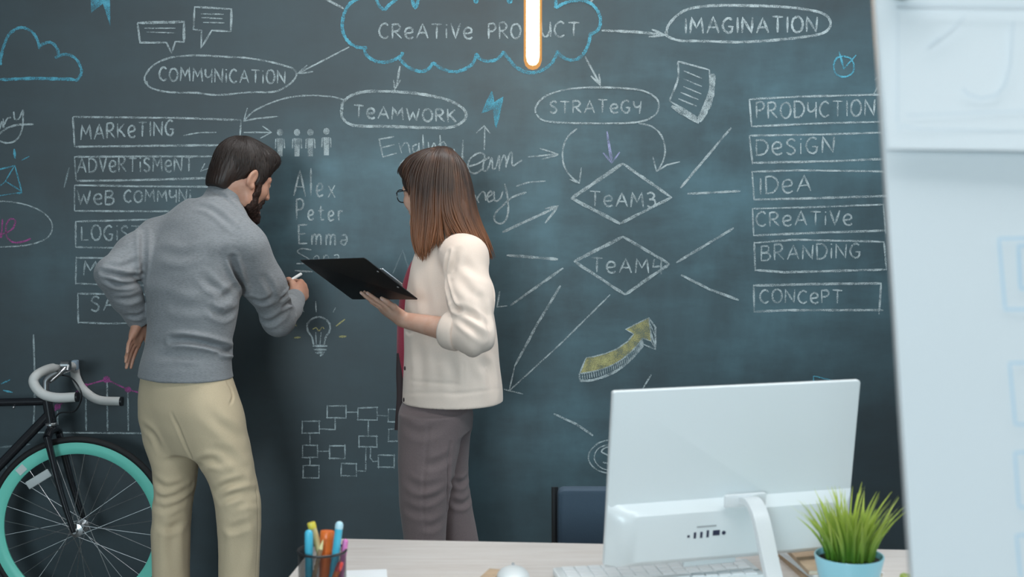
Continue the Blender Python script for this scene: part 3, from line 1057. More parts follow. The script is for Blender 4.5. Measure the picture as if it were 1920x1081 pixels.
chalk('chalk_lettering', CK, [s((890, 365), (898, 380), w=2.6), c((895, 372), (903, 360), (909, 362), (911, 376), w=2.6), c((911, 372), (922, 364), (920, 358), (914, 366), (916, 378), (926, 374), w=2.6), c((926, 358), (928, 376), (938, 372), (943, 358), w=2.6),
                              c((946, 344), (951, 366), (953, 395), (947, 414), (936, 419), (927, 412), (930, 398), (944, 384), (960, 370), (987, 360), w=3)], 'ney')
chalk('chalk_stroke', CK, [c((968, 349), (990, 342), (1023, 339), w=2.4)], 'line beside ney')
chalk('chalk_arrow', CK, [s((908, 281), (909, 238), w=2.6), s((893, 249), (908, 236), (919, 250), w=2.6)], 'arrow pointing up')
chalk('chalk_arrow', CK, [s((990, 294), (1043, 289), w=2.4), c((1012, 278), (1040, 287), (1044, 291), (1016, 298), w=2.4)], 'arrow pointing right')
# --- strategy tree
chalk('chalk_arrow', CK, [c((1082, 241), (1064, 257), (1055, 282), (1057, 308), (1068, 328), (1086, 343), w=2.6), s((1068, 336), (1086, 343), (1090, 314), w=2.8)], 'curved arrow down to TEAM3 from the left')
chalk('chalk_arrow', M['chalk_violet'], [s((1138, 246), (1147, 304), w=4), s((1131, 286), (1147, 305), (1162, 285), w=3.2)], 'violet arrow')
chalk('chalk_arrow', CK, [c((1197, 231), (1222, 237), (1240, 254), (1247, 280), (1243, 302), (1232, 321), w=2.6), s((1224, 294), (1231, 321), (1250, 309), (1275, 303), w=2.6)], 'curved arrow down from the right of STRATEGY')
chalk('chalk_diamond', CK, [s((1071, 372), (1168, 306), w=5.5), s((1167, 306), (1259, 370), w=4.5), s((1260, 369), (1163, 419), w=4.5), s((1071, 371), (1163, 419), w=5.5)], 'diamond around TEAM3')
chalk('chalk_lettering', CK, glyphs('TeAM3', 1106, 386, 1228, 389, 27), 'TEAM3')
chalk('chalk_diamond', CK, [s((1076, 490), (1169, 443), w=5), s((1168, 443), (1256, 495), w=4.5), s((1256, 494), (1172, 552), w=5), s((1076, 489), (1172, 552), w=4.5)], 'diamond around TEAM4')
chalk('chalk_lettering', CK, glyphs('TeAM4', 1109, 510, 1242, 512, 28), 'TEAM4')
for pts, w in ((((1276, 352), (1371, 239)), 3.8), (((1289, 363), (1388, 358)), 3.6), (((950, 478), (1046, 486)), 4.6), (((957, 572), (1056, 502)), 4), (((1268, 492), (1376, 427)), 4), (((1277, 515), (1330, 542), (1385, 562)), 3.8),
               (((1051, 535), (1008, 606), (965, 686)), 4), (((1038, 775), (1080, 794), (1112, 816)), 4), (((1221, 702), (1204, 730)), 3)):
    chalk('chalk_stroke', CK, [s(*pts, w=w)], 'straight chalk line')
chalk('chalk_arrow', CK, [s((942, 435), (1046, 387), w=4), s((1022, 391), (1047, 386), (1022, 418), w=3.2)], 'arrow up towards TEAM3')
chalk('chalk_stroke', CK, [s((937, 545), (932, 575), (951, 573), w=2.6)], 'small angle stroke')
chalk('chalk_arrow', CK, [s((1144, 552), (1050, 645), (956, 731), w=2.4), s((965, 686), (955, 731), w=2.2), c((945, 729), (955, 732), (981, 738), w=2.2)], 'thin arrow from TEAM4 down to the left')
chalk('chalk_stroke', M['chalk_faint'], [s((737, 512), (755, 469), (768, 508), w=2.6)], 'faint peak stroke')
# --- right list
chalk('chalk_box', CK, [s((1405, 186), (1500, 181), (1700, 176), w=3), s((1405, 186), (1409, 238), w=3), s((1409, 237), (1540, 231), (1700, 227), w=3)], 'box around PRODUCTION')
chalk('chalk_lettering', CK, glyphs('PRODuCTION', 1418, 222, 1640, 217, 29), 'PRODUCTION')
chalk('chalk_box', CK, [s((1405, 254), (1540, 252), (1700, 247), w=3), s((1405, 254), (1411, 308), w=2.8), s((1410, 305), (1560, 302), (1700, 296), w=3.4)], 'box around DESIGN')
chalk('chalk_lettering', CK, glyphs('DeSiGN', 1418, 291, 1564, 286, 30), 'DESIGN')
chalk('chalk_box', CK, [s((1408, 322), (1500, 319), (1700, 322), w=3), s((1410, 320), (1414, 375), w=2.8), s((1413, 374), (1540, 371), (1700, 366), w=3.6)], 'box around IDEA')
chalk('chalk_lettering', CK, glyphs('IDeA', 1425, 364, 1520, 358, 31), 'IDEA')
chalk('chalk_box', CK, [s((1409, 391), (1530, 388), (1658, 383), w=2.8), s((1411, 391), (1413, 442), w=2.8), s((1412, 441), (1530, 436), (1661, 432), w=3.4), s((1656, 384), (1661, 438), w=2.8)], 'box around CREATIVE')
chalk('chalk_lettering', CK, glyphs('CReATiVe', 1418, 424, 1597, 421, 27), 'CREATIVE')
chalk('chalk_box', CK, [s((1414, 455), (1490, 449), (1658, 453), w=3), s((1414, 453), (1416, 508), w=3), s((1415, 506), (1470, 510), (1662, 505), w=3.8), s((1657, 452), (1662, 506), w=3)], 'box around BRANDING')
chalk('chalk_lettering', CK, glyphs('BRANDiNG', 1427, 488, 1613, 483, 28), 'BRANDING')
chalk('chalk_box', CK, [s((1412, 535), (1530, 532), (1653, 531), w=4), s((1413, 533), (1414, 585), w=3), s((1413, 584), (1480, 581), (1656, 581), w=3.8), s((1652, 530), (1648, 589), w=3)], 'box around CONCEPT')
chalk('chalk_lettering', CK, glyphs('CONCePT', 1425, 567, 1579, 568, 24), 'CONCEPT')
chalk('chalk_stroke', CK, [s((1637, 178), (1652, 152), w=2.6), s((1640, 150), (1652, 140), w=2.6)], 'stroke above PRODUCTION')
# --- thick yellow arrow
ya = lambda *p: [(940 + a * .482, 560 + b * .482) for a, b in p]
body = ya((330, 228), (360, 224), (400, 214), (450, 194), (490, 166), (515, 136), (483, 118), (573, 73), (580, 120), (583, 165), (549, 152), (535, 172), (505, 205), (470, 234), (435, 255), (395, 271), (350, 283), (305, 290))
chalk('chalk_block_arrow', M['chalk_yellow'], [], 'yellow filled curved arrow', [body])
side = []
lowc = [(305, 290), (350, 283), (395, 271), (435, 255), (470, 234), (505, 205), (535, 172), (549, 152)]
lc = catmull([np.array(p, dtype=float) for p in lowc], 5)
for i, p in enumerate(lc):
    side.append(s(*ya((p[0], p[1] + 2), (p[0] + 3, p[1] + 24)), w=1.8))
side += [s(*ya((580, 120), (598, 190)), w=2), s(*ya((583, 165), (600, 195)), w=2), s(*ya((576, 90), (600, 150)), w=1.6)]
side += [c(*ya((306, 318), (350, 316), (405, 300), (450, 278), (490, 248), (525, 212), (552, 180)), w=4), s(*ya((303, 288), (306, 320)), w=3), s(*ya((573, 73), (599, 110), (600, 196), (552, 176)), w=3),
         s(*[body[i] for i in range(11)], w=2.2), c(*ya(*lowc), w=2.2), s(*ya((330, 228), (304, 290)), w=2.4)]
chalk('chalk_arrow_outline', CK, side, 'white hatched edge of the yellow arrow')
# --- light bulb
chalk('chalk_light_bulb', CK, [c((588, 646), (585, 632), (577, 619), (577, 606), (586, 597), (597, 594), (609, 597), (618, 607), (618, 620), (611, 632), (608, 646), w=3), s((593, 645), (592, 622), w=1.8), s((600, 645), (602, 622), w=1.8),
                               s((586, 648), (614, 648), w=4), s((588, 655), (612, 655), w=4), s((591, 661), (608, 661), (600, 667), w=4), s((593, 585), (592, 564), w=2), s((625, 585), (629, 576), w=2.4), s((570, 585), (566, 576), w=2)], 'chalk light bulb')
chalk('chalk_rays', M['chalk_yellow'], [s((546, 603), (557, 611), w=3), s((551, 633), (564, 632), w=3.4), s((630, 611), (647, 598), w=2.6), s((635, 631), (650, 630), w=3.6), c((586, 617), (593, 614), (598, 620), (604, 613), (608, 616), w=1.8)], 'yellow rays around the bulb')
# --- organisation chart
oc = []
o_ = lambda a, b: (480 + a * .482, 560 + b * .482)
for x0, y0, x1, y1 in ((277, 414, 350, 461), (397, 423, 471, 468), (515, 430, 590, 476), (180, 475, 247, 521), (181, 569, 239, 614), (286, 569, 345, 620), (183, 649, 244, 694), (401, 532, 470, 575), (516, 508, 590, 552), (476, 607, 538, 655), (332, 641, 390, 687)):
    a, b = o_(x0, y0), o_(x1, y1)
    oc += box4(a[0], a[1], b[0], b[1], 2.4, 1.2)
for ln in (((350, 440), (396, 440)), ((472, 452), (515, 455)), ((308, 462), (308, 508), (248, 505)), ((210, 520), (210, 568)), ((240, 592), (285, 592)), ((210, 615), (210, 648)), ((437, 468), (437, 530)),
           ((428, 577), (427, 670), (390, 668)), ((446, 577), (445, 618), (455, 632), (475, 630))):
    oc.append(s(*[o_(*p) for p in ln], w=2.2))
chalk('chalk_organisation_chart', CK, oc, 'small boxes joined by lines')
# --- coin and triangle by the monitor
chalk('chalk_coin', CK, [c((1142, 824), (1122, 830), (1106, 846), (1104, 862), (1116, 878), (1140, 886), (1165, 880), (1178, 858), (1168, 834), (1142, 824), w=2.4), c((1142, 832), (1122, 840), (1114, 858), (1124, 874), (1142, 880), (1160, 870), (1168, 852), (1158, 836), (1142, 832), w=2),
                         c((1150, 838), (1136, 838), (1128, 846), (1140, 853), (1150, 862), (1142, 868), (1130, 866), w=2.6)], 'coin with an S')
chalk('chalk_stroke', CB, [s((1525, 704), (1562, 713), (1575, 740), w=2.4), s((1525, 704), (1527, 740), w=2.4)], 'blue corner above the monitor')
# ================================================================== desk
def wood_mat(name, ca, cb):
    m, nt, b = new_mat(name)
    b.inputs['Roughness'].default_value = 0.42
    n = N(nt, 'ShaderNodeTexNoise', i_Scale=5.0, i_Detail=6.0, i_Roughness=0.65)
    L(nt, coords(nt, (0.8, 14, 14)), n.inputs['Vector'])
    n2 = N(nt, 'ShaderNodeTexNoise', i_Scale=30.0, i_Detail=3.0)
    L(nt, coords(nt, (0.6, 20, 20)), n2.inputs['Vector'])
    ad = N(nt, 'ShaderNodeMath', operation='MULTIPLY_ADD', i_1=0.35, i_2=0.0)
    L(nt, n2.outputs['Fac'], ad.inputs[0])
    ml = N(nt, 'ShaderNodeMath', operation='MULTIPLY', i_1=0.65)
    L(nt, n.outputs['Fac'], ml.inputs[0])
    L(nt, ml.outputs[0], ad.inputs[2])
    rp = N(nt, 'ShaderNodeValToRGB')
    rp.color_ramp.elements[0].color, rp.color_ramp.elements[1].color = c4(ca), c4(cb)
    rp.color_ramp.elements[0].position, rp.color_ramp.elements[1].position = 0.36, 0.62
    L(nt, ad.outputs[0], rp.inputs['Fac'])
    L(nt, rp.outputs['Color'], b.inputs['Base Color'])
    return m


M['desk'] = wood_mat('pale_oak', (0.60, 0.54, 0.50), (0.72, 0.68, 0.65))
M['white_plastic'] = mat('white_plastic', (0.74, 0.78, 0.79), 0.32, coat=0.1)
M['white_metal'] = mat('white_painted_metal', (0.78, 0.80, 0.81), 0.3)
M['dark_port'] = mat('port_black', (0.02, 0.025, 0.06), 0.5)
M['grey_plastic'] = mat('grey_plastic', (0.35, 0.37, 0.38), 0.4)
M['black_metal'] = mat('black_metal', (0.015, 0.016, 0.018), 0.35)
M['steel'] = mat('brushed_steel', (0.62, 0.63, 0.64), 0.28, metal=1.0)

TZ = 0.75
dA, dB = PZ(600, 1008, TZ), PZ(1710, 1030, TZ)
dx = (dB - dA).normalized()
dyv = Vector((dx.y, -dx.x, 0))          # towards the camera
if dyv.y > 0: dyv = -dyv
DW, DD = 1.62, 0.70
desk = thing('desk', (dA + dx * DW / 2 + dyv * DD / 2) * 1.0 - Vector((0, 0, TZ)), 'pale oak office desk in front of the chalkboard, monitor and pens on it', 'desk')
RD = Matrix((dx, -dyv, Vector((0, 0, 1)))).transposed()
ctr = dA + dx * DW / 2 + dyv * DD / 2
MB().box(ctr - Vector((0, 0, .0125)), (DW, DD, .025), RD, bev=.002).build('desktop', M['desk'], desk)
for ax_, ay_ in ((.05, .05), (DW - .05, .05), (.05, DD - .05), (DW - .05, DD - .05)):
    p = dA + dx * ax_ + dyv * ay_
    MB().box((p.x, p.y, (TZ - .025) / 2), (.05, .05, TZ - .025), RD, bev=.003).build('leg', M['white_metal'], desk)
fr = MB()
for ay_ in (.05, DD - .05):
    p = dA + dx * DW / 2 + dyv * ay_
    fr.box((p.x, p.y, TZ - .045), (DW - .15, .025, .04), RD, bev=.002)
fr.build('apron_rail', M['white_metal'], desk)

# ================================================================== all-in-one computer
W_, H_, YAW, TILT = .54, .362, 0.27686, 0.12655
mo = Vector((.443, 2.569, .796))
max_ = Vector((math.cos(YAW), math.sin(YAW), 0))
mnb0 = Vector((math.sin(YAW), -math.cos(YAW), 0))
mup = Vector((0, 0, 1)) * math.cos(TILT) + mnb0 * math.sin(TILT)
mnb = max_.cross(mup).normalized()
if mnb.y > 0: mnb = -mnb
RM = Matrix((max_, mup, mnb)).transposed()


def ml_(a, u, n):
    return mo + max_ * a + mup * u + mnb * n


mon = thing('desktop_monitor', (mo.x, mo.y, TZ), 'white all-in-one computer seen from behind on the oak desk', 'computer')


def rounded_box(ctr_, size, R, r, n=6, zb=0.003):
    """box with rounded outline in its local xy and a small softened rim"""
    w, h, d = size
    b = MB()
    out = []
    for cx_, cy_, a0 in ((w / 2 - r, h / 2 - r, 0), (-w / 2 + r, h / 2 - r, 90), (-w / 2 + r, -h / 2 + r, 180), (w / 2 - r, -h / 2 + r, 270)):
        for i in range(n + 1):
            a = math.radians(a0 + 90 * i / n)
            out.append((cx_, cy_, math.cos(a), math.sin(a)))
    rings = [(r - zb, -d / 2), (r - zb * .3, -d / 2 + zb * .3), (r, -d / 2 + zb), (r, d / 2 - zb), (r - zb * .3, d / 2 - zb * .3), (r - zb, d / 2)]
    vs, fs = [], []
    m_ = len(out)
    for rr, z in rings:
        for (a, b_, ca, sa) in out:
            vs.append(Vector(ctr_) + R @ Vector((a + ca * rr, b_ + sa * rr, z)))
    for i in range(len(rings) - 1):
        for k in range(m_):
            fs.append((i * m_ + k, i * m_ + (k + 1) % m_, (i + 1) * m_ + (k + 1) % m_, (i + 1) * m_ + k))
    fs.append(tuple(range(m_))[::-1])
    fs.append(tuple((len(rings) - 1) * m_ + k for k in range(m_)))
    b._add(vs, fs)
    return b


rounded_box(ml_(0, H_ / 2, -.007), (W_, H_, .014), RM, .006).build('housing', M['white_plastic'], mon)
M['screen'] = mat('dark_screen_glass', (0.01, 0.011, 0.013), 0.12)
rounded_box(ml_(0, H_ / 2 + .02, -.0145), (W_ - .02, H_ - .065, .002), RM, .002, zb=.0005).build('screen', M['screen'], mon, label='dark glass screen facing the chalkboard')
# thick lower housing: sloping shoulder, rounded outer corner
prof = [(0.001, -.001), (.006, .020), (.018, .030), (.095, .030), (.112, .0265), (.122, .014), (.130, -.001)]
b = MB()
vs, fs = [], []
NX = 28
for i in range(NX + 1):
    t = i / NX
    a = -W_ / 2 + .001 + (W_ - .002) * t
    e = min(t, 1 - t) * W_
    sc_ = min(1.0, math.sqrt(max(0, 1 - (max(0, .05 - e) / .05) ** 2))) * .96 + .04 if e < .05 else 1.0
    for (u, n_) in prof:
        vs.append(ml_(a, u, n_ * sc_))
m_ = len(prof)
for i in range(NX):
    for k in range(m_ - 1):
        fs.append((i * m_ + k, (i + 1) * m_ + k, (i + 1) * m_ + k + 1, i * m_ + k + 1))
b._add(vs, fs)
b.build('lower_housing', M['white_plastic'], mon)
pn = mnb
pq = ml_(0, 0, .0302)
prt = MB()
for px_, py_, w_, h_ in ((1291, 1005, .005, .005), (1303, 1003, .005, .013), (1315, 1002, .005, .013), (1327, 1000, .005, .015)):
    p = PP(px_, py_, pq, pn)
    prt.box(p, (w_, h_, .0016), RM, bev=.0004)
    prt.build('port', M['dark_port'], mon)
    prt = MB()
MB().box(PP(1343, 998, pq, pn), (.015, .011, .0016), RM, bev=.0004).build('port', M['dark_port'], mon)
RMz = RM
MB().lathe([(0, 0), (.0042, 0), (.0042, .0012), (0, .0012)], PP(1357, 998, pq, pn) - pn * .0004, 14, RM).build('port', M['dark_port'], mon)
MB().box(PP(1325, 986, pq, pn), (.042, .003, .0012), RM).build('vent_slot', M['grey_plastic'], mon)
hp = PP(1396, 936, pq, pn)
rounded_box(hp + pn * .002, (.09, .026, .008), RM, .003, zb=.001).build('hinge_plate', M['white_metal'], mon)
# stand: arm leaves the hinge and sweeps down to a foot on the desk
nh = Vector((mnb0.x, mnb0.y, 0))
path = [hp + pn * .004, hp + nh * .035 + Vector((0, 0, .004))]
base_p = Vector((hp.x, hp.y, TZ)) + nh * .155
mid = [hp + nh * .062 + Vector((0, 0, -.012)), hp + nh * .085 + Vector((0, 0, -.045)), hp + nh * .115 + Vector((0, 0, -.10)), base_p + Vector((0, 0, .012))]
pth = catmull(path + mid, 6)
vs, fs = [], []
for i, p in enumerate(pth):
    p = Vector(p)
    t = (Vector(pth[min(i + 1, len(pth) - 1)]) - Vector(pth[max(i - 1, 0)])).normalized()
    nn = t.cross(max_).normalized()
    for sa, sb in ((-1, -1), (1, -1), (1, 1), (-1, 1)):
        vs.append(p + max_ * (.0165 * sa) + nn * (.0065 * sb))
for i in range(len(pth) - 1):
    for k in range(4):
        fs.append((i * 4 + k, i * 4 + (k + 1) % 4, (i + 1) * 4 + (k + 1) % 4, (i + 1) * 4 + k))
fs.append((0, 3, 2, 1)); fs.append(tuple(len(vs) - 4 + k for k in range(4)))
MB()._add(vs, fs).build('stand_arm', M['white_metal'], mon)
RF = Matrix((max_, -nh, Vector((0, 0, 1)))).transposed()
MB().box(ml_(-.042, -.006, -.002), (.115, .014, .012), RM, bev=.003).build('speaker_bar', M['white_plastic'], mon)
fp = Vector((hp.x, hp.y, TZ + .0045)) + nh * .135 + max_ * -.0
rounded_box(fp, (.17, .10, .009), RF, .02, zb=.002).build('stand_foot', M['white_metal'], mon)

# ================================================================== keyboard, mouse, papers
kc = PZ(1235, 1066, TZ) + Vector((0, 0, .008))
kdir = (PZ(1410, 1058, TZ) - PZ(1050, 1076, TZ)); kdir.z = 0; kdir.normalize()
kn = Vector((-kdir.y, kdir.x, 0))
RK = Matrix((kdir, kn, Vector((0, 0, 1)))).transposed()
kc = Vector((.300, 2.570, TZ + .008))
ka = math.radians(9)
kdir, kn = Vector((math.cos(ka), math.sin(ka), 0)), Vector((-math.sin(ka), math.cos(ka), 0))
RK = Matrix((kdir, kn, Vector((0, 0, 1)))).transposed()
kb = thing('keyboard', (kc.x, kc.y, TZ), 'white keyboard lying under the lower edge of the monitor', 'keyboard')
rounded_box(kc, (.42, .12, .015), RK, .008).build('keyboard_case', M['white_plastic'], kb)
for r_ in range(5):
    n_ = 14
    for i in range(n_):
        if r_ == 4 and 4 <= i <= 8:
            if i != 6: continue
            w_ = .13
        else:
            w_ = .024
        if r_ == 4 and i in (3, 9): pass
        p = kc + kdir * (-.195 + .39 * (i + .5) / n_) + kn * (.043 - .0215 * r_) + Vector((0, 0, .0085))
        MB().box(p, (w_, .018, .004), RK, bev=.001).build('key', M['white_metal'], kb, smooth=False)

mc = PZ(962, 1085, TZ)
mouse = thing('computer_mouse', (mc.x, mc.y, TZ), 'white computer mouse on the oak desk', 'mouse')
S_ = SDF((mc.x - .06, mc.y - .08, TZ - .01), (mc.x + .06, mc.y + .08, TZ + .06), .002)
S_.ell((mc.x, mc.y, TZ + .004), (.034, .054, .020), k=.002)
S_.clip(lambda X, Y, Z: (TZ + .0005) - Z)
V_, Q_ = S_.mesh()
link_mesh('mouse_shell', V_, Q_, M['white_plastic'], mouse)
MB().lathe([(0, -.003), (.007, -.003), (.008, 0), (.007, .003), (0, .003)], (mc.x, mc.y + .03, TZ + .0180), 16, Matrix.Rotation(math.pi / 2, 3, 'Y')).build('scroll_wheel', M['grey_plastic'], mouse)

M['paper'] = mat('white_paper', (0.80, 0.83, 0.85), 0.75)
M['kraft'] = mat('kraft_cover', (0.50, 0.36, 0.24), 0.75, var=.12, vscale=40)
M['cream'] = mat('cream_pages', (0.74, 0.66, 0.54), 0.8, var=.18, vscale=60, stretch=(1, 1, 40))


def flat_sheet(name, p, w, d, ang, th, m, label, cat):
    b = MB().box((p.x, p.y, TZ + th / 2), (w, d, th), rotz(ang))
    o = b.build(name, m, None, smooth=False, origin=(p.x, p.y, TZ))
    return tag(o, label, cat)


flat_sheet('paper_sheet', PZ(664, 1062, TZ) + Vector((.03, -.10, 0)), .10, .15, .12, .0012, M['paper'], 'small sheet of white paper lying beside the mesh pen cup', 'paper')
flat_sheet('notepad', PZ(921, 1072, TZ) + Vector((-.004, -.055, 0)), .030, .10, -.3, .009, M['kraft'], 'tan notepad lying next to the computer mouse', 'notepad')
nb_p = PZ(1540, 1062, TZ)
nb_z = TZ
for i, (ang, w_, d_, th, m1) in enumerate(((.10, .15, .21, .011, 'kraft'), (.16, .148, .208, .010, 'paper'), (.06, .146, .205, .009, 'kraft'))):
    lab = ['kraft paper notebook at the bottom of the stack behind the potted grass', 'pale notebook in the middle of the stack behind the potted grass', 'kraft paper notebook on top of the stack behind the potted grass'][i]
    nb = thing('notebook', (nb_p.x + .01, nb_p.y - .02, nb_z), lab, 'notebook', 'notebooks stacked on the desk')
    Rn = rotz(ang)
    c0 = Vector((nb_p.x + .01, nb_p.y - .02, nb_z + th / 2))
    MB().box(c0, (w_ - .003, d_ - .003, th - .002), Rn).build('page_block', M['cream'], nb, smooth=False)
    cv = MB().box(c0 + Vector((0, 0, th / 2 - .0005)), (w_, d_, .001), Rn).box(c0 - Vector((0, 0, th / 2 - .0005)), (w_, d_, .001), Rn)
    cv.box(c0 + Rn @ Vector((-w_ / 2, 0, 0)), (.001, d_, th), Rn)
    cv.build('cover', M[m1], nb, smooth=False)
    nb_z += th + .0004

# ================================================================== pen cup
pc = P(604, 1031, 2.45)
CR, CT = .0465, pc.z
cup = thing('pen_cup', (pc.x, pc.y, TZ), 'black wire mesh cup full of pens on the desk corner', 'pen cup')


def mesh_mat():
    """woven black wire: see-through holes in a fine grid"""
    m = bpy.data.materials.new('black_wire_mesh')
    m.use_nodes = True
    nt = m.node_tree
    b = nt.nodes['Principled BSDF']
    b.inputs['Base Color'].default_value = (.02, .022, .025, 1)
    b.inputs['Roughness'].default_value = .35
    b.inputs['Metallic'].default_value = .6
    out = nt.nodes['Material Output']
    tc = N(nt, 'ShaderNodeTexCoord')
    sp = N(nt, 'ShaderNodeSeparateXYZ')
    L(nt, tc.outputs['Object'], sp.inputs[0])
    at = N(nt, 'ShaderNodeMath', operation='ARCTAN2')
    L(nt, sp.outputs[1], at.inputs[0]); L(nt, sp.outputs[0], at.inputs[1])
    u = N(nt, 'ShaderNodeMath', operation='MULTIPLY', i_1=CR / .0026)
    L(nt, at.outputs[0], u.inputs[0])
    v = N(nt, 'ShaderNodeMath', operation='MULTIPLY', i_1=1 / .0026)
    L(nt, sp.outputs[2], v.inputs[0])
    hole = []
    for x in (u, v):
        f = N(nt, 'ShaderNodeMath', operation='FRACT')
        L(nt, x.outputs[0], f.inputs[0])
        g = N(nt, 'ShaderNodeMath', operation='GREATER_THAN', i_1=.30)
        L(nt, f.outputs[0], g.inputs[0])
        hole.append(g)
    mlt = N(nt, 'ShaderNodeMath', operation='MULTIPLY')
    L(nt, hole[0].outputs[0], mlt.inputs[0]); L(nt, hole[1].outputs[0], mlt.inputs[1])
    tr = N(nt, 'ShaderNodeBsdfTransparent')
    mx = N(nt, 'ShaderNodeMixShader')
    L(nt, mlt.outputs[0], mx.inputs[0]); L(nt, b.outputs[0], mx.inputs[1]); L(nt, tr.outputs[0], mx.inputs[2])
    L(nt, mx.outputs[0], out.inputs['Surface'])
    return m


M['wire_mesh'] = mesh_mat()
b = MB().lathe([(CR, TZ + .006), (CR, CT - .002)], (pc.x, pc.y, 0), 48)
b.f = [f for f in b.f if len(f) == 4]
b.build('mesh_wall', M['wire_mesh'], cup)
MB().tube([(pc.x + CR * math.cos(a * math.pi / 24), pc.y + CR * math.sin(a * math.pi / 24), CT) for a in range(49)], .0028, 8, caps=False).build('rim', M['black_metal'], cup)
MB().lathe([(0, TZ + .0005), (CR + .001, TZ + .0005), (CR + .002, TZ + .003), (CR + .001, TZ + .007), (CR - .002, TZ + .007), (0, TZ + .004)], (pc.x, pc.y, 0), 40).build('cup_base', M['black_metal'], cup)


def pen(kind, top_px, off_top, off_bot, r, L_cap, m_body, m_cap, label, cat, tipshape='round', group='pens in the mesh cup', ztop=None):
    """a pen leaning in the cup from a spot on its floor (off_bot) through the rim (off_top); the top end is at the photographed height"""
    bot = Vector((pc.x + off_bot[0], pc.y + off_bot[1], TZ + .010 + r * .3))
    top = P(top_px[0], top_px[1], pc.y + off_top)
    ax = (top - bot)
    Ln = ax.length
    ax.normalize()
    q_ = Vector((0, 0, 1)).rotation_difference(ax).to_matrix()
    t = thing(kind, bot, label, cat, group)
    if tipshape == 'flat':
        pb = [(0, 0), (r * .5, .0), (r, .008), (r, Ln - L_cap)]
        pcap = [(r * 1.08, Ln - L_cap), (r * 1.1, Ln - L_cap + .002), (r * 1.1, Ln - .002), (r * 1.0, Ln), (0, Ln)]
    elif tipshape == 'pencil':
        pb = [(0, 0), (r, .001), (r, Ln - L_cap)]
        pcap = [(r, Ln - L_cap), (r * .35, Ln - L_cap * .25), (0, Ln)]
    else:
        pb = [(0, 0), (r * .6, .001), (r, .006), (r, Ln - L_cap)]
        pcap = [(r * 1.02, Ln - L_cap), (r * 1.06, Ln - L_cap + .002), (r * 1.04, Ln - r * .8), (r * .8, Ln - r * .25), (r * .4, Ln), (0, Ln)]
    MB().lathe(pb, bot, 16, q_).build('barrel', m_body, t)
    MB().lathe([(0, pcap[0][1])] + pcap, bot, 16, q_).build('cap' if tipshape != 'pencil' else 'sharpened_tip', m_cap, t)
    return t


def plast(n, c_):
    return mat(n, c_, .3)


CY, YE, OR, PK, NV, BR, WT = (plast('cyan_plastic', (.08, .52, .72)), plast('yellow_plastic', (.80, .66, .08)), plast('orange_plastic', (.85, .18, .03)), plast('pink_plastic', (.75, .22, .52)),
                              plast('navy_plastic', (.02, .04, .10)), mat('pencil_wood', (.35, .22, .12), .5), plast('pale_blue_plastic', (.55, .82, .92)))
LY = plast('pale_yellow_plastic', (.80, .70, .35))
pen('marker_pen', (579, 993), -.018, (-.024, -.012), .0078, .045, CY, CY, 'short cyan marker at the left side of the mesh pen cup', 'marker')
pen('marker_pen', (583, 979), .012, (.016, .010), .0075, .012, LY, YE, 'yellow marker leaning behind the cyan one in the pen cup', 'marker', 'flat')
pen('marker_pen', (614, 994), .010, (.004, -.006), .0125, .018, OR, OR, 'thick orange marker in the middle of the pen cup', 'marker', 'flat')
pen('ballpoint_pen', (637, 977), -.010, (.018, -.016), .0075, .014, CY, WT, 'tall cyan pen with a pale tip at the right of the cup', 'pen')
pen('marker_pen', (648, 1010), .004, (.032, .004), .0055, .03, PK, PK, 'pink marker at the right rim of the pen cup', 'marker')
pen('marker_pen', (622, 1010), .024, (.006, .024), .007, .03, NV, NV, 'dark navy marker standing behind the orange one', 'marker')
pen('pencil', (606, 1010), -.024, (-.022, -.026), .0042, .02, BR, LY, 'brown wooden pencil leaning across the front of the cup', 'pencil', 'pencil')
pen('marker_pen', (640, 1052), -.02, (.014, -.030), .006, .02, OR, plast('red_plastic', (.7, .06, .05)), 'short red and orange marker low in the cup', 'marker')

# ================================================================== potted grass
gp = P(1592, 1045, 2.40)
plant = thing('potted_grass', (gp.x, gp.y, TZ), 'bright green grass in a light blue pot beside the monitor', 'potted plant')
M['pot'] = mat('light_blue_glaze', (.34, .68, .79), .28, coat=.3)
M['soil'] = mat('dark_soil', (.03, .022, .016), .9, var=.4, vscale=60, bump=.8, bscale=120)
PT = gp.z + .006
MB().lathe([(0, TZ + .001), (.044, TZ + .001), (.046, TZ + .004), (.0655, PT - .002), (.0650, PT), (.0622, PT), (.0618, PT - .004), (.060, PT - .012), (0, PT - .012)], (gp.x, gp.y, 0), 48).build('pot', M['pot'], plant)
MB().lathe([(0, PT - .006), (.030, PT - .007), (.0595, PT - .011)], (gp.x, gp.y, 0), 32).build('soil', M['soil'], plant)


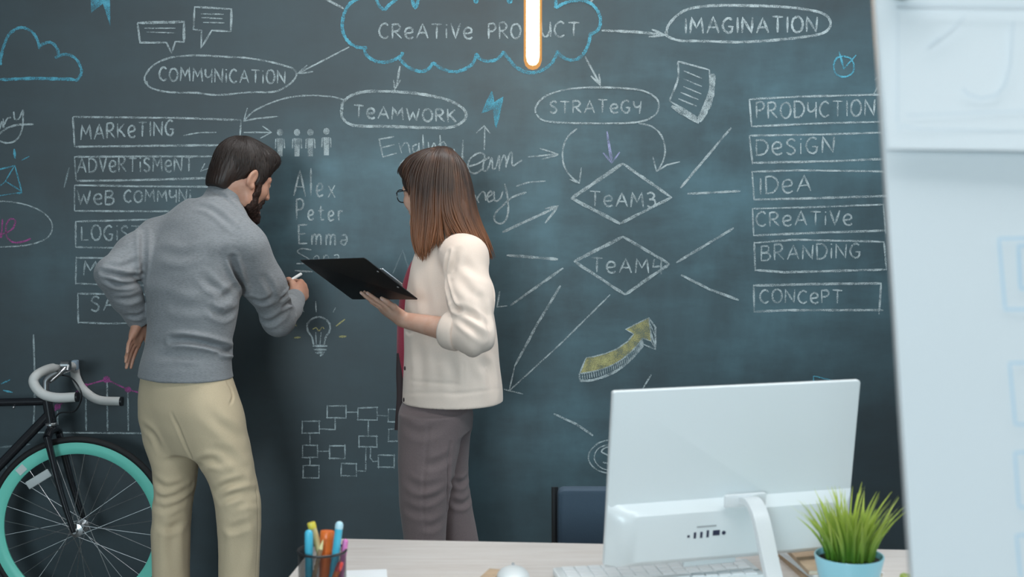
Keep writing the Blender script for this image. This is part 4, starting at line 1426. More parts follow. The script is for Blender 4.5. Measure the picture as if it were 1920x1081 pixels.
def grass_mat():
    m, nt, b = new_mat('grass_blades')
    b.inputs['Roughness'].default_value = .45
    tc = N(nt, 'ShaderNodeTexCoord')
    sp = N(nt, 'ShaderNodeSeparateXYZ')
    L(nt, tc.outputs['Object'], sp.inputs[0])
    mr = N(nt, 'ShaderNodeMapRange')
    mr.inputs['From Min'].default_value, mr.inputs['From Max'].default_value = .10, .24
    L(nt, sp.outputs[2], mr.inputs['Value'])
    nz = N(nt, 'ShaderNodeTexNoise', i_Scale=25.0)
    L(nt, coords(nt, (1, 1, .2)), nz.inputs['Vector'])
    ad = N(nt, 'ShaderNodeMath', operation='MULTIPLY_ADD', i_1=.7, i_2=-.35)
    L(nt, nz.outputs['Fac'], ad.inputs[0])
    a2 = N(nt, 'ShaderNodeMath', operation='ADD')
    L(nt, ad.outputs[0], a2.inputs[0]); L(nt, mr.outputs[0], a2.inputs[1])
    rp = N(nt, 'ShaderNodeValToRGB')
    rp.color_ramp.elements[0].color, rp.color_ramp.elements[1].color = (.10, .26, .025, 1), (.66, .72, .12, 1)
    L(nt, a2.outputs[0], rp.inputs['Fac'])
    L(nt, rp.outputs['Color'], b.inputs['Base Color'])
    b.inputs['Transmission Weight'].default_value = 0.0
    return m


M['grass'] = grass_mat()
vs, fs = [], []
r_ = random.Random(3)
for i in range(190):
    a = r_.uniform(0, 2 * math.pi)
    rad = .046 * math.sqrt(r_.random())
    b0 = Vector((gp.x + rad * math.cos(a), gp.y + rad * math.sin(a), PT - .01))
    h = r_.uniform(.075, .135) * (1.12 if rad < .022 else 1)
    lean = r_.uniform(.05, .30) + rad * 9.0 * r_.uniform(.5, 1.15)
    da = a + r_.uniform(-.7, .7)
    d = Vector((math.cos(da), math.sin(da), 0))
    wv = Vector((-d.y, d.x, 0))
    wv = (wv * math.cos(1) + d * math.sin(r_.uniform(-.8, .8))).normalized()
    w0 = r_.uniform(.0022, .0040)
    base = len(vs)
    for k in range(7):
        t = k / 6
        p = b0 + Vector((0, 0, 1)) * (h * t * (1 - .18 * lean * t)) + d * (h * lean * (t ** 1.7))
        w = w0 * (1 - t) ** .6 if t < 1 else 0.0002
        w = w0 * min(1, .7 + t) * (1 - t ** 2.2) + .0002
        vs += [p - wv * w, p + d * (.0009 * (1 - t)), p + wv * w]
    for k in range(6):
        q0 = base + 3 * k
        fs += [(q0, q0 + 1, q0 + 4, q0 + 3), (q0 + 1, q0 + 2, q0 + 5, q0 + 4)]
MB()._add(vs, fs).build('grass_blades', M['grass'], plant, smooth='all')

# a second plant behind the flipchart: only a leaf shows
lp = P(1703, 1081, 2.22)
leafy = thing('leafy_plant', (lp.x + .031, lp.y, TZ), 'plant whose yellow-green leaf shows beside the flipchart edge', 'potted plant')
M['leaf'] = mat('yellow_green_leaf', (.28, .36, .06), .4, var=.2, vscale=12)
lc_ = Vector((lp.x + .031, lp.y, TZ))
MB().lathe([(0, .001), (.034, .001), (.048, .060), (.047, .062), (.044, .060), (.043, .052), (0, .052)], lc_, 32).build('pot', M['white_plastic'], leafy)
MB().lathe([(0, .056), (.043, .053)], lc_, 24).build('soil', M['soil'], leafy)


def leaf(p0, dirv, Ln, wd, curl):
    d = Vector(dirv).normalized()
    sd = d.cross(Vector((0, 0, 1))).normalized()
    vs, fs = [], []
    for k in range(11):
        t = k / 10
        cpt = p0 + d * (Ln * t) + Vector((0, 0, 1)) * (-curl * Ln * t * t)
        w = wd * math.sin(math.pi * min(1, (t * .93 + .05))) ** .8
        up = sd.cross(d).normalized()
        for j in (-2, -1, 0, 1, 2):
            vs.append(cpt + sd * (w * j / 2) + up * (abs(j) * .0022))
    for k in range(10):
        for j in range(4):
            a = k * 5 + j
            fs.append((a, a + 1, a + 6, a + 5))
    return vs, fs


for dirv, Ln, wd, curl in (((-.22, .05, 1.0), .128, .032, .05), ((.3, -.8, .8), .10, .026, .5), ((.8, .5, .6), .11, .026, .4), ((-.3, .8, .9), .10, .024, .3), ((.7, -.5, .9), .09, .024, .4), ((0, 0, 1), .10, .02, .1)):
    v1, f1 = leaf(lc_ + Vector((0, 0, .055)), dirv, Ln, wd, curl)
    MB()._add(v1, f1).build('leaf', M['leaf'], leafy, smooth='all')

# ================================================================== chair behind the desk
M['slate_fabric'] = mat('slate_blue_upholstery', (.045, .075, .11), .75, bump=.25, bscale=400)
cb = P(1045, 909, 3.38)
CWd = .47
cc = Vector((cb.x + CWd / 2, 3.38, 0))
chair = thing('office_chair', (cc.x, cc.y - .22, 0), 'slate blue upholstered chair tucked behind the desk', 'chair')
RB = Matrix.Rotation(math.radians(8), 3, 'X') @ Matrix.Rotation(math.radians(90), 3, 'X')
rounded_box(Vector((cc.x, cc.y, (cb.z + .46) / 2)), (CWd, cb.z - .46, .04), RB, .018, zb=.010).build('backrest', M['slate_fabric'], chair)
MB().tube([(cc.x - CWd / 2 - .006, cc.y - .03, .44), (cc.x - CWd / 2 - .006, cc.y + .022, cb.z - .01)], .009, 8).build('back_frame', M['black_metal'], chair)
MB().tube([(cc.x + CWd / 2 + .006, cc.y - .03, .44), (cc.x + CWd / 2 + .006, cc.y + .022, cb.z - .01)], .009, 8).build('back_frame', M['black_metal'], chair)
rounded_box(Vector((cc.x, cc.y - .25, .44)), (CWd - .02, .44, .06), Matrix.Identity(3), .04, zb=.02).build('seat', M['slate_fabric'], chair)
for sx in (-1, 1):
    for yy in (-.02, -.44):
        MB().tube([(cc.x + sx * (CWd / 2 - .03), cc.y + yy, .42), (cc.x + sx * (CWd / 2 - .005), cc.y + yy + (.03 if yy > -.1 else -.02), .0)], .011, 10).build('leg', M['black_metal'], chair)

# ================================================================== pendant lamp
M['filament'] = emit_mat('glowing_tube', (1.0, .74, .42), 42.0)
LY_ = 3.5
lb = P(999, 131, LY_)
lamp = thing('pendant_lamp', (lb.x, lb.y, lb.z), 'glowing warm tube lamp hanging in front of CREATIVE PRODUCT', 'lamp')
TL = .46
MB().lathe([(0, .012), (.009, .014), (.015, .022), (.0178, .036), (.0178, TL - .01), (.016, TL), (0, TL)], lb, 24).build('light_tube', M['filament'], lamp)
ms, nt, b_ = new_mat('amber_glow')
nt.nodes.remove(b_)
o_n = nt.nodes['Material Output']
tr = N(nt, 'ShaderNodeBsdfTransparent', i_Color=(1.0, .80, .55, 1))
em = N(nt, 'ShaderNodeEmission', i_Color=(1.0, .50, .17, 1), i_Strength=1.1)  # orange glow fringe of the tube, put into an added sleeve
mx = N(nt, 'ShaderNodeMixShader', i_0=.38)
L(nt, tr.outputs[0], mx.inputs[1]); L(nt, em.outputs[0], mx.inputs[2]); L(nt, mx.outputs[0], o_n.inputs['Surface'])
M['amber'] = ms
b = MB().lathe([(0.001, 0), (.012, .003), (.020, .011), (.0245, .025), (.0245, TL + .01)], lb, 28)
b.f = [f for f in b.f if len(f) == 4]
b.build('glow_sleeve', M['amber'], lamp, label='amber glow sleeve added around the light tube')
MB().lathe([(0, TL), (.027, TL), (.027, TL + .05), (.02, TL + .07), (.006, TL + .075), (0, TL + .075)], lb, 24).build('socket', M['black_metal'], lamp)
MB().tube([lb + Vector((0, 0, TL + .07)), Vector((lb.x, lb.y, R_['h'] - .02))], .003, 8).build('cord', M['black_metal'], lamp)
MB().lathe([(0, -.03), (.05, -.03), (.055, -.02), (.055, 0), (0, 0)], (lb.x, lb.y, R_['h']), 24).build('ceiling_rose', M['black_metal'], lamp)

# ================================================================== flipchart
M['marker_blue'] = mat('pale_blue_marker', (.58, .73, .84), .7)
M['marker_grey'] = mat('faint_grey_marker', (.72, .77, .81), .7)
FX = .411
CAMP = Vector((0, 0, CAMZ))


def atx(px_, py_, x):
    d = ray(px_, py_)
    return CAMP + d * (x / d.x)


fA, fB = atx(1640, 0, FX), atx(1710, 1081, FX)
fdn = (fB - fA).normalized()           # down the board
fr_ = Vector((1, 0, 0))                # to the right
fn = fdn.cross(fr_).normalized()
if fn.y > 0: fn = -fn                  # towards the viewer
RFc = Matrix((fr_, -fdn, fn)).transposed()
FW, FH = .68, .98
ftop = fA - fdn * .10


def fl_(a, dn, n=0.0):
    return ftop + fr_ * a + fdn * dn + fn * n


flip = thing('flipchart_easel', (FX + FW / 2, (fA.y + fB.y) / 2, 0), 'white flipchart easel standing close in front of the desk', 'flipchart')
rounded_box(fl_(FW / 2, FH / 2, -.012), (FW - .004, FH, .018), RFc, .008).build('board', M['white_metal'], flip)
rounded_box(fl_(FW / 2, .028, .008), (FW - .02, .045, .014), RFc, .004, zb=.002).build('clamp_bar', M['steel'], flip)
for a in (.028, FW - .028):
    MB().lathe([(0, 0), (.014, 0), (.016, .006), (.012, .018), (0, .020)], fl_(a, .088, .006), 20, RFc).build('clamp_knob', M['grey_plastic'], flip)


def curved_sheet(name, a0, a1, d0, d1, n0, amp, tilt, parent):
    """paper hanging from the clamp: slight belly, lower edge a little askew"""
    vs, fs = [], []
    NU, NV = 12, 16
    for j in range(NV + 1):
        for i in range(NU + 1):
            u, v = i / NU, j / NV
            dn = d0 + (d1 + tilt * u - d0) * v
            vs.append(fl_(a0 + (a1 - a0) * u, dn, n0 + amp * (v ** 2) * (1 + .4 * math.sin(u * 5))))
    for j in range(NV):
        for i in range(NU):
            k = j * (NU + 1) + i
            fs.append((k, k + 1, k + NU + 2, k + NU + 1))
    return link_mesh(name, vs, fs, M['paper'], parent, smooth='all')


sh2 = curved_sheet('paper_sheet', 0, FW - .004, .03, FH - .01, .0005, .0015, 0, flip)
yb = (atx(1655, 288, FX) - ftop).dot(fdn)
sh1 = curved_sheet('paper_sheet', .001, FW - .005, .03, yb, .0035, .006, .012, flip)
sh1['label'] = 'shorter top sheet of the pad'


def marks(name, m, lines, n0, parent, label):
    pq_ = fl_(0, 0, n0)
    for pts, w in lines:
        V, Fc, W = [], [], []
        for a, b2 in zip(pts[:-1], pts[1:]):
            nn = max(1, int(math.hypot(b2[0] - a[0], b2[1] - a[1]) / 12))
            W += [(a[0] + (b2[0] - a[0]) * i / nn, a[1] + (b2[1] - a[1]) * i / nn) for i in range(nn)]
        W.append(pts[-1])
        W = [PP(p[0], p[1], pq_, fn) for p in W]
        for i, p in enumerate(W):
            t = (W[min(i + 1, len(W) - 1)] - W[max(i - 1, 0)]).normalized()
            k = t.cross(fn).normalized() * (w * .5 * 1.4 / FPX)
            V += [p + k, p - k]
        for i in range(len(W) - 1):
            a = 2 * i
            Fc.append((a, a + 1, a + 3, a + 2))
        link_mesh(name, V, Fc, m, parent, smooth=False, label=label)


marks('marker_drawing', M['marker_blue'], [([(1990, 445), (1873, 447), (1885, 580), (1990, 578)], 5), ([(1990, 462), (1910, 460), (1914, 540), (1990, 545)], 7), ([(1990, 678), (1893, 680), (1904, 795), (1990, 795)], 5),
                                           ([(1990, 845), (1903, 848), (1911, 950), (1990, 950)], 5), ([(1990, 1000), (1906, 1003), (1914, 1081)], 5)], .0027, sh2, 'pale blue marker boxes')
marks('marker_drawing', M['marker_grey'], [([(1686, 245), (1686, 235), (1720, 241), (1780, 243), (1870, 245), (1990, 248)], 3), ([(1900, 40), (1895, 120), (1884, 160), (1868, 178), (1840, 184), (1815, 176), (1805, 165)], 5),
                                           ([(1700, 215), (1990, 205)], 3), ([(1684, 20), (1683, 230)], 3), ([(1680, 10), (1990, 14)], 5), ([(1762, 70), (1740, 90), (1780, 60), (1810, 30)], 3)], .0105, sh1, 'very faint sketch')
tr_ = MB()
rounded_box(fl_(FW / 2, FH - .02, .02), (FW - .06, .02, .05), RFc, .004, zb=.002).build('pen_tray', M['white_metal'], flip)
for a in (.06, FW - .06):
    p0 = fl_(a, FH - .06, -.03)
    p1 = fl_(a, FH - .06, -.03) + fdn * ((p0.z - .0) / -fdn.z)
    p1.z = 0.012
    MB().tube([fl_(a, .06, -.03), p1], .012, 12).build('leg', M['white_metal'], flip)
p0 = fl_(FW / 2, .08, -.045)
MB().tube([p0, Vector((p0.x, p0.y + .36, .012))], .012, 12).build('leg', M['white_metal'], flip)
# ================================================================== bicycle leaning by the chalkboard
BY = 4.50
DYB = BY - 4.42
M['bike_black'] = mat('gloss_black_paint', (.012, .013, .017), .22, coat=.6)
M['tyre'] = mat('tyre_rubber', (.012, .012, .013), .7)
M['teal'] = mat('teal_rim_paint', (.20, .74, .60), .35, coat=.2)
M['bar_white'] = mat('white_bar_tape', (.66, .65, .63), .5, bump=.2, bscale=120)
M['reflector'] = mat('clear_reflector', (.62, .66, .66), .25, bump=.8, bscale=600)
M['sticker'] = mat('white_sticker', (.65, .72, .70), .5)


def bp(px_, py_, Y=BY):
    return P(px_, py_, Y)


hub = bp(149, 989)
TR = hub.z - .001                      # the tyre stands on the floor
KS = TR / .341
bike = thing('bicycle', (hub.x, BY, 0), 'black road bicycle with a teal front wheel leaning by the chalkboard', 'bicycle')
Bz = Vector((0, 0, 0))


def torus_prof(prof, c_, n=96):
    """revolve a closed section (radius, offset across) about the wheel axle (world Y)"""
    vs, fs = [], []
    m_ = len(prof)
    for k in range(n):
        a = 2 * math.pi * k / n
        for (r, y) in prof:
            vs.append((c_.x + r * KS * math.cos(a), c_.y + y, c_.z + r * KS * math.sin(a)))
    for k in range(n):
        k2 = (k + 1) % n
        for i in range(m_):
            j = (i + 1) % m_
            fs.append((k * m_ + i, k * m_ + j, k2 * m_ + j, k2 * m_ + i))
    return MB()._add(vs, fs)


def wheel(c_, reflector):
    rim_p = [(.318, -.009), (.321, -.006), (.321, .006), (.318, .009), (.300, .0105), (.282, .008), (.2755, .003), (.2755, -.003), (.282, -.008), (.300, -.0105)]
    w = torus_prof(rim_p, c_).build('front_wheel' if reflector else 'rear_wheel', M['teal'], bike, label='teal deep-section rim with black tyre' if reflector else None)
    ty = [(.328 + .0125 * math.cos(a * math.pi / 6), .0135 * math.sin(a * math.pi / 6)) for a in range(12)]
    torus_prof([(r, y) for r, y in ty], c_).build('tyre', M['tyre'], w)
    RY = Matrix.Rotation(math.pi / 2, 3, 'X')
    MB().lathe([(0, -.056), (.008, -.056), (.008, -.048), (.009, -.040), (.024, -.036), (.024, -.031), (.013, -.026), (.012, .026), (.024, .031), (.024, .036), (.009, .040), (.008, .048), (.008, .056), (0, .056)], c_, 24, RY).build('hub', M['steel'], w)
    n = 32
    for i in range(n):
        side = -1 if i % 2 else 1
        ar = 2 * math.pi * (i + .5) / n
        ah = ar + (1.15 if (i // 2) % 2 else -1.15)
        p0 = Vector((c_.x + .021 * math.cos(ah), c_.y + .033 * side, c_.z + .021 * math.sin(ah)))
        p1 = Vector((c_.x + .277 * KS * math.cos(ar), c_.y + .002 * side, c_.z + .277 * KS * math.sin(ar)))
        MB().tube([p0, p1], .0012, 6).build('spoke', M['steel'], w)
    if reflector:
        a, b_ = bp(52, 910), bp(101, 880)
        mid = (a + b_) / 2
        d = (b_ - a).normalized()
        Rr = Matrix((d, Vector((0, 1, 0)), d.cross(Vector((0, 1, 0))))).transposed()
        MB().box(mid - Vector((0, .022, 0)), (.095, .008, .030), Rr, bev=.0035).build('reflector', M['reflector'], w)
        st = bp(41, 878)
        d2 = (st - c_); d2.y = 0; d2.normalize()
        t2 = Vector((-d2.z, 0, d2.x))
        Rs = Matrix((t2, Vector((0, 1, 0)), d2)).transposed()
        MB().box(c_ + d2 * .298 * KS - Vector((0, .0105, 0)), (.034, .0008, .026), Rs).build('sticker', M['sticker'], w, smooth=False)
    return w


wheel(hub, True)
rear = hub + Vector((-1.0, 0, 0))
wheel(rear, False)

# frame: top tube, down tube, head tube; the rear triangle continues outside the picture
hd_t, hd_b = bp(88, 745), bp(96, 793)
seat_top = hub + Vector((-.58, 0, .52)); bb = hub + Vector((-.56, 0, -.06)); 
tt_f = bp(88, 752); tt_r = Vector((seat_top.x, BY, bp(0, 752).z - .01))
fm = MB()
fm.tube([hd_t, hd_b], .0185, 16)
fm.tube([tt_f, Vector((tt_r.x, BY, tt_r.z))], .0145, 14)
dt0 = bp(92, 776)
dtd = (bp(0, 868) - dt0)
fm.tube([dt0, bb], .017, 14)
st_d = (Vector((tt_r.x, BY, tt_r.z)) - bb)
fm.tube([bb, Vector((tt_r.x, BY, tt_r.z)) + st_d.normalized() * .05], .0148, 14)
for sd in (-1, 1):
    fm.tube([bb + Vector((-.02, sd * .025, 0)), rear + Vector((0, sd * .058, 0))], .009, 10)
    fm.tube([Vector((tt_r.x, BY + sd * .015, tt_r.z)), rear + Vector((0, sd * .058, 0))], .007, 10)
fm.build('frame', M['bike_black'], bike)
MB().lathe([(.0, 0), (.022, 0), (.022, .006), (.0195, .009), (0, .009)], hd_b - Vector((0, 0, .006)), 20).build('headset_ring', M['steel'], bike)
MB().sphere(bp(28, 762) - Vector((0, .012, 0)), .005).build('cable_stop', M['steel'], bike)
crown = bp(99, 808)
fk = MB()
fk.tube([hd_b, crown], .016, 14)
fk.tube([crown + Vector((0, -.058, -.012)), crown + Vector((0, -.03, .006)), crown + Vector((0, .03, .006)), crown + Vector((0, .058, -.012))], .015, 12)
for sd in (-1, 1):
    e = hub + Vector((0, sd * .060, 0))
    p0 = crown + Vector((0, sd * .056, -.008))
    m1 = p0.lerp(e, .55) + Vector((-.006, 0, 0))
    fk.tube(catmull([p0, m1, e + Vector((-.006, 0, .02)), e], 6), [.0135 - .006 * i / 18 for i in range(19)], 12)
fk.build('fork', M['bike_black'], bike)
# quill stem and pursuit bar
clamp = bp(120, 690)
MB().tube(catmull([hd_t + Vector((0, 0, -.01)), bp(86, 724), bp(90, 708), clamp], 6), .0115, 12).build('stem', M['steel'], bike)
MB().tube([clamp + Vector((0, -.022, 0)), clamp + Vector((0, .022, 0))], .019, 16).build('bar_clamp', M['steel'], bike)
near = catmull([clamp + Vector((0, -.02, 0)), bp(96, 690, 4.33 + DYB), bp(70, 702, 4.245 + DYB), bp(63, 717, 4.225 + DYB), bp(78, 737, 4.222 + DYB), bp(105, 745, 4.22 + DYB), bp(143, 744, 4.22 + DYB)], 7)
far = catmull([clamp + Vector((0, .02, 0)), bp(130, 686, 4.50 + DYB), bp(139, 690, 4.585 + DYB), bp(143, 708, 4.60 + DYB), bp(156, 730, 4.604 + DYB), bp(184, 749, 4.605 + DYB), bp(226, 752, 4.605 + DYB)], 7)
nr = [.0135 if i < 6 else .0165 for i in range(len(near))]
hb = MB().tube(near, nr, 14).tube(far, [.0135 if i < 8 else .0165 for i in range(len(far))], 14)
hbo = hb.build('handlebar', M['bar_white'], bike, label='white taped handlebar')
for pth_ in (near, far):
    e1, e0 = Vector(pth_[-1]), Vector(pth_[-2])
    d = (e1 - e0).normalized()
    MB().tube([e1 - d * .001, e1 + d * .007], .0170, 14).build('bar_end_plug', M['black_metal'], hbo)
# brake lever and its clamp
lv = MB().tube([bp(116, 684, 4.37 + DYB), bp(131, 684, 4.37 + DYB)], .017, 14)
lv.tube(catmull([bp(122, 690, 4.36 + DYB), bp(112, 700, 4.34 + DYB), bp(98, 712, 4.32 + DYB), bp(94, 716, 4.31 + DYB)], 5), [.009] * 6 + [.007] * 5 + [.005] * 5, 10)
lv.tube([bp(128, 684, 4.36 + DYB), bp(126, 694, 4.35 + DYB)], .006, 8)
lv.build('brake_lever', M['steel'], bike, label='silver brake lever')
MB().tube(catmull([bp(108, 702, 4.36 + DYB), bp(130, 706, 4.36 + DYB), bp(146, 722, 4.34 + DYB), bp(153, 745, 4.34 + DYB), bp(140, 770, 4.36 + DYB), bp(112, 774, 4.38 + DYB), bp(100, 790, 4.41 + DYB)], 7), .0028, 8).build('brake_cable', M['black_metal'], bike)
hl = thing('bicycle_light', bp(140, 686, 4.56 + DYB), 'small grey lamp clipped to the far side of the bicycle handlebar', 'bicycle light')
MB().box(bp(141, 684, 4.56 + DYB), (.020, .03, .036), bev=.004).build('lamp_body', mat('pale_grey_plastic', (.30, .38, .46), .35), hl)
MB().tube([bp(134, 686, 4.56 + DYB), bp(128, 688, 4.545 + DYB)], .009, 10).build('clip', M['black_metal'], hl)
# saddle, post and cranks beyond the picture's edge
sp_ = Vector((tt_r.x, BY, tt_r.z)) + st_d.normalized() * .05
MB().tube([sp_ - st_d.normalized() * .03, sp_ + st_d.normalized() * .12], .0125, 12).build('seat_post', M['steel'], bike)
S2 = SDF((sp_.x - .2, BY - .1, sp_.z), (sp_.x + .25, BY + .1, sp_.z + .25), .005)
tp = sp_ + st_d.normalized() * .12 + Vector((0, 0, .03))
S2.cone(tp + Vector((-.10, 0, 0)), tp + Vector((.13, 0, .005)), .062, .018, k=.01, flat=(0, 0, 1), fs=2.2)
V_, Q_ = S2.mesh()
link_mesh('saddle', V_, Q_, M['bike_black'], bike)
ck = MB().lathe([(.085, -.003), (.095, -.003), (.095, .003), (.085, .003)], bb + Vector((0, -.045, 0)), 40, Matrix.Rotation(math.pi / 2, 3, 'X'), closed=True)
ck.tube([bb + Vector((0, -.055, 0)), bb + Vector((.12, -.065, -.11))], .009, 10).tube([bb + Vector((0, .055, 0)), bb + Vector((-.12, .065, .11))], .009, 10)
ck.tube([bb + Vector((0, -.06, 0)), bb + Vector((0, .06, 0))], .014, 12)
ck.box(bb + Vector((.12, -.11, -.11)), (.08, .09, .02), bev=.004).box(bb + Vector((-.12, .11, .11)), (.08, .07, .02), bev=.004)
ck.build('crankset', M['steel'], bike)
# ================================================================== people
def skin_mat(name, col, lip, nail):
    m, nt, b = new_mat(name)
    b.inputs['Roughness'].default_value = .48
    b.inputs['Subsurface Weight'].default_value = .12
    b.inputs['Subsurface Radius'].default_value = (.010, .004, .002)
    b.inputs['Subsurface Scale'].default_value = 1.0
    at = N(nt, 'ShaderNodeAttribute', attribute_name='tint')
    nz = N(nt, 'ShaderNodeTexNoise', i_Scale=28.0, i_Detail=4.0)
    L(nt, coords(nt), nz.inputs['Vector'])
    rp = N(nt, 'ShaderNodeValToRGB')
    rp.color_ramp.elements[0].color = c4([x * y for x, y in zip(col, (.94, .84, .80))])
    rp.color_ramp.elements[1].color = c4([x * y for x, y in zip(col, (1.04, 1.05, 1.06))])
    rp.color_ramp.elements[0].position, rp.color_ramp.elements[1].position = .35, .65
    L(nt, nz.outputs['Fac'], rp.inputs['Fac'])
    mx = N(nt, 'ShaderNodeMix', data_type='RGBA')
    L(nt, at.outputs['Alpha'], mx.inputs['Factor'])
    L(nt, rp.outputs['Color'], mx.inputs['A'])
    L(nt, at.outputs['Color'], mx.inputs['B'])
    L(nt, mx.outputs['Result'], b.inputs['Base Color'])
    return m


def cloth_mat(name, col, col2, fine, fstretch, bump, rough=.85, sheen=.2, big=.12):
    """woven or knitted cloth: fine heathered yarn over a slow tone change, with a yarn bump"""
    m, nt, b = new_mat(name)
    b.inputs['Roughness'].default_value = rough
    b.inputs['Sheen Weight'].default_value = sheen
    b.inputs['Specular IOR Level'].default_value = .25
    v = coords(nt, fstretch)
    n1 = N(nt, 'ShaderNodeTexNoise', i_Scale=fine, i_Detail=3.0, i_Roughness=.7)
    L(nt, v, n1.inputs['Vector'])
    n2 = N(nt, 'ShaderNodeTexNoise', i_Scale=6.0, i_Detail=3.0)
    L(nt, coords(nt), n2.inputs['Vector'])
    ad = N(nt, 'ShaderNodeMath', operation='MULTIPLY_ADD', i_1=big)
    L(nt, n2.outputs['Fac'], ad.inputs[0]); L(nt, n1.outputs['Fac'], ad.inputs[2])
    rp = N(nt, 'ShaderNodeValToRGB')
    rp.color_ramp.elements[0].color, rp.color_ramp.elements[1].color = c4(col2), c4(col)
    rp.color_ramp.elements[0].position, rp.color_ramp.elements[1].position = .38, .70
    L(nt, ad.outputs[0], rp.inputs['Fac'])
    L(nt, rp.outputs['Color'], b.inputs['Base Color'])
    bp_ = N(nt, 'ShaderNodeBump', i_Strength=bump, i_Distance=.0015)
    L(nt, n1.outputs['Fac'], bp_.inputs['Height'])
    L(nt, bp_.outputs['Normal'], b.inputs['Normal'])
    return m


def hair_mat(name, root, tip, z0, z1, rough=.38):
    m, nt, b = new_mat(name)
    b.inputs['Roughness'].default_value = rough
    b.inputs['Specular IOR Level'].default_value = .55
    tc = N(nt, 'ShaderNodeTexCoord')
    sp = N(nt, 'ShaderNodeSeparateXYZ')
    L(nt, tc.outputs['Object'], sp.inputs[0])
    mr = N(nt, 'ShaderNodeMapRange')
    mr.inputs['From Min'].default_value, mr.inputs['From Max'].default_value = z1, z0
    L(nt, sp.outputs[2], mr.inputs['Value'])
    nz = N(nt, 'ShaderNodeTexNoise', i_Scale=34.0, i_Detail=4.0)
    L(nt, coords(nt, (1, 1, .06)), nz.inputs['Vector'])
    ad = N(nt, 'ShaderNodeMath', operation='MULTIPLY_ADD', i_1=.9, i_2=-.45)
    L(nt, nz.outputs['Fac'], ad.inputs[0])
    a2 = N(nt, 'ShaderNodeMath', operation='ADD')
    L(nt, ad.outputs[0], a2.inputs[0]); L(nt, mr.outputs[0], a2.inputs[1])
    rp = N(nt, 'ShaderNodeValToRGB')
    rp.color_ramp.elements[0].color, rp.color_ramp.elements[1].color = c4(tip), c4(root)
    L(nt, a2.outputs[0], rp.inputs['Fac'])
    L(nt, rp.outputs['Color'], b.inputs['Base Color'])
    return m


def frame3(f, u):
    f = Vector(f).normalized()
    u = Vector(u)
    u = (u - f * u.dot(f)).normalized()
    r = f.cross(u).normalized()
    return r, f, u


class Head:
    def __init__(s, O, f, u=(0, 0, 1), k=1.0):
        s.O = Vector(O)
        s.r, s.f, s.u = frame3(f, u)
        s.k = k
        s.M = np.array(Matrix((s.r, s.f, s.u)).transposed())

    def __call__(s, x, y, z):
        return np.array(s.O + (s.r * x + s.f * y + s.u * z) * s.k)

    def local(s, V):
        return ((np.asarray(V) - np.array(s.O)) @ s.M) / s.k


def add_head(S, H, woman):
    E = lambda c_, r_, k_, op='add', R=None: S.ell(H(*c_), np.array(r_) * H.k, H.M if R is None else H.M @ np.array(R), k_, op)
    Cn = lambda a, b_, r0, r1, k_, op='add': S.cone(H(*a), H(*b_), r0 * H.k, r1 * H.k, k_, op)
    E((0, -.012, .036), (.073, .094, .084), .004)
    E((0, .030, -.020), (.061, .060, .088), .02)
    jw = .046 if woman else .050
    for sx in (-1, 1):
        Cn((sx * .056, -.005, -.030), (sx * jw, .020, -.072), .018, .017, .025)
        Cn((sx * jw, .020, -.072), (0, .074, -.098), .017, .018, .03)
        E((sx * .036, .058, -.026), (.024, .024, .024), .02)
        Cn((sx * .012, .086, .020), (sx * .044, .070, .020), .009, .009, .014)
    E((0, .080, -.102), (.018, .014, .014), .016)
    for sx in (-1, 1):
        E((sx * .031, .096, .004), (.017, .014, .011), .012, 'sub')
        E((sx * .031, .0755, .004), (.0125, .0125, .0125), .002)
        Cn((sx * .019, .0835, .0085), (sx * .043, .0765, .0075), .0034, .003, .003)
    nl_ = .109 if woman else .105
    Cn((0, .088, .012), (0, nl_, -.028), .0075, .0105, .010)
    for sx in (-1, 1):
        E((sx * .011, .099, -.032), (.0085, .010, .0075), .006)
    Cn((-.022, .083, -.060), (0, .0935, -.0575), .0045, .0055, .004)
    Cn((.022, .083, -.060), (0, .0935, -.0575), .0045, .0055, .004)
    Cn((-.018, .083, -.066), (0, .0925, -.0695), .005, .0062, .004)
    Cn((.018, .083, -.066), (0, .0925, -.0695), .005, .0062, .004)
    for sx in (-1, 1):
        Re = Matrix.Rotation(math.radians(-14), 3, 'X') @ Matrix.Rotation(math.radians(sx * 20), 3, 'Z')
        E((sx * .078, -.006, -.004), (.0085, .019, .032), .006, 'add', Re)
        E((sx * .0875, -.003, -.001), (.006, .011, .018), .006, 'sub', Re)
        E((sx * .078, .004, -.030), (.007, .009, .010), .005)


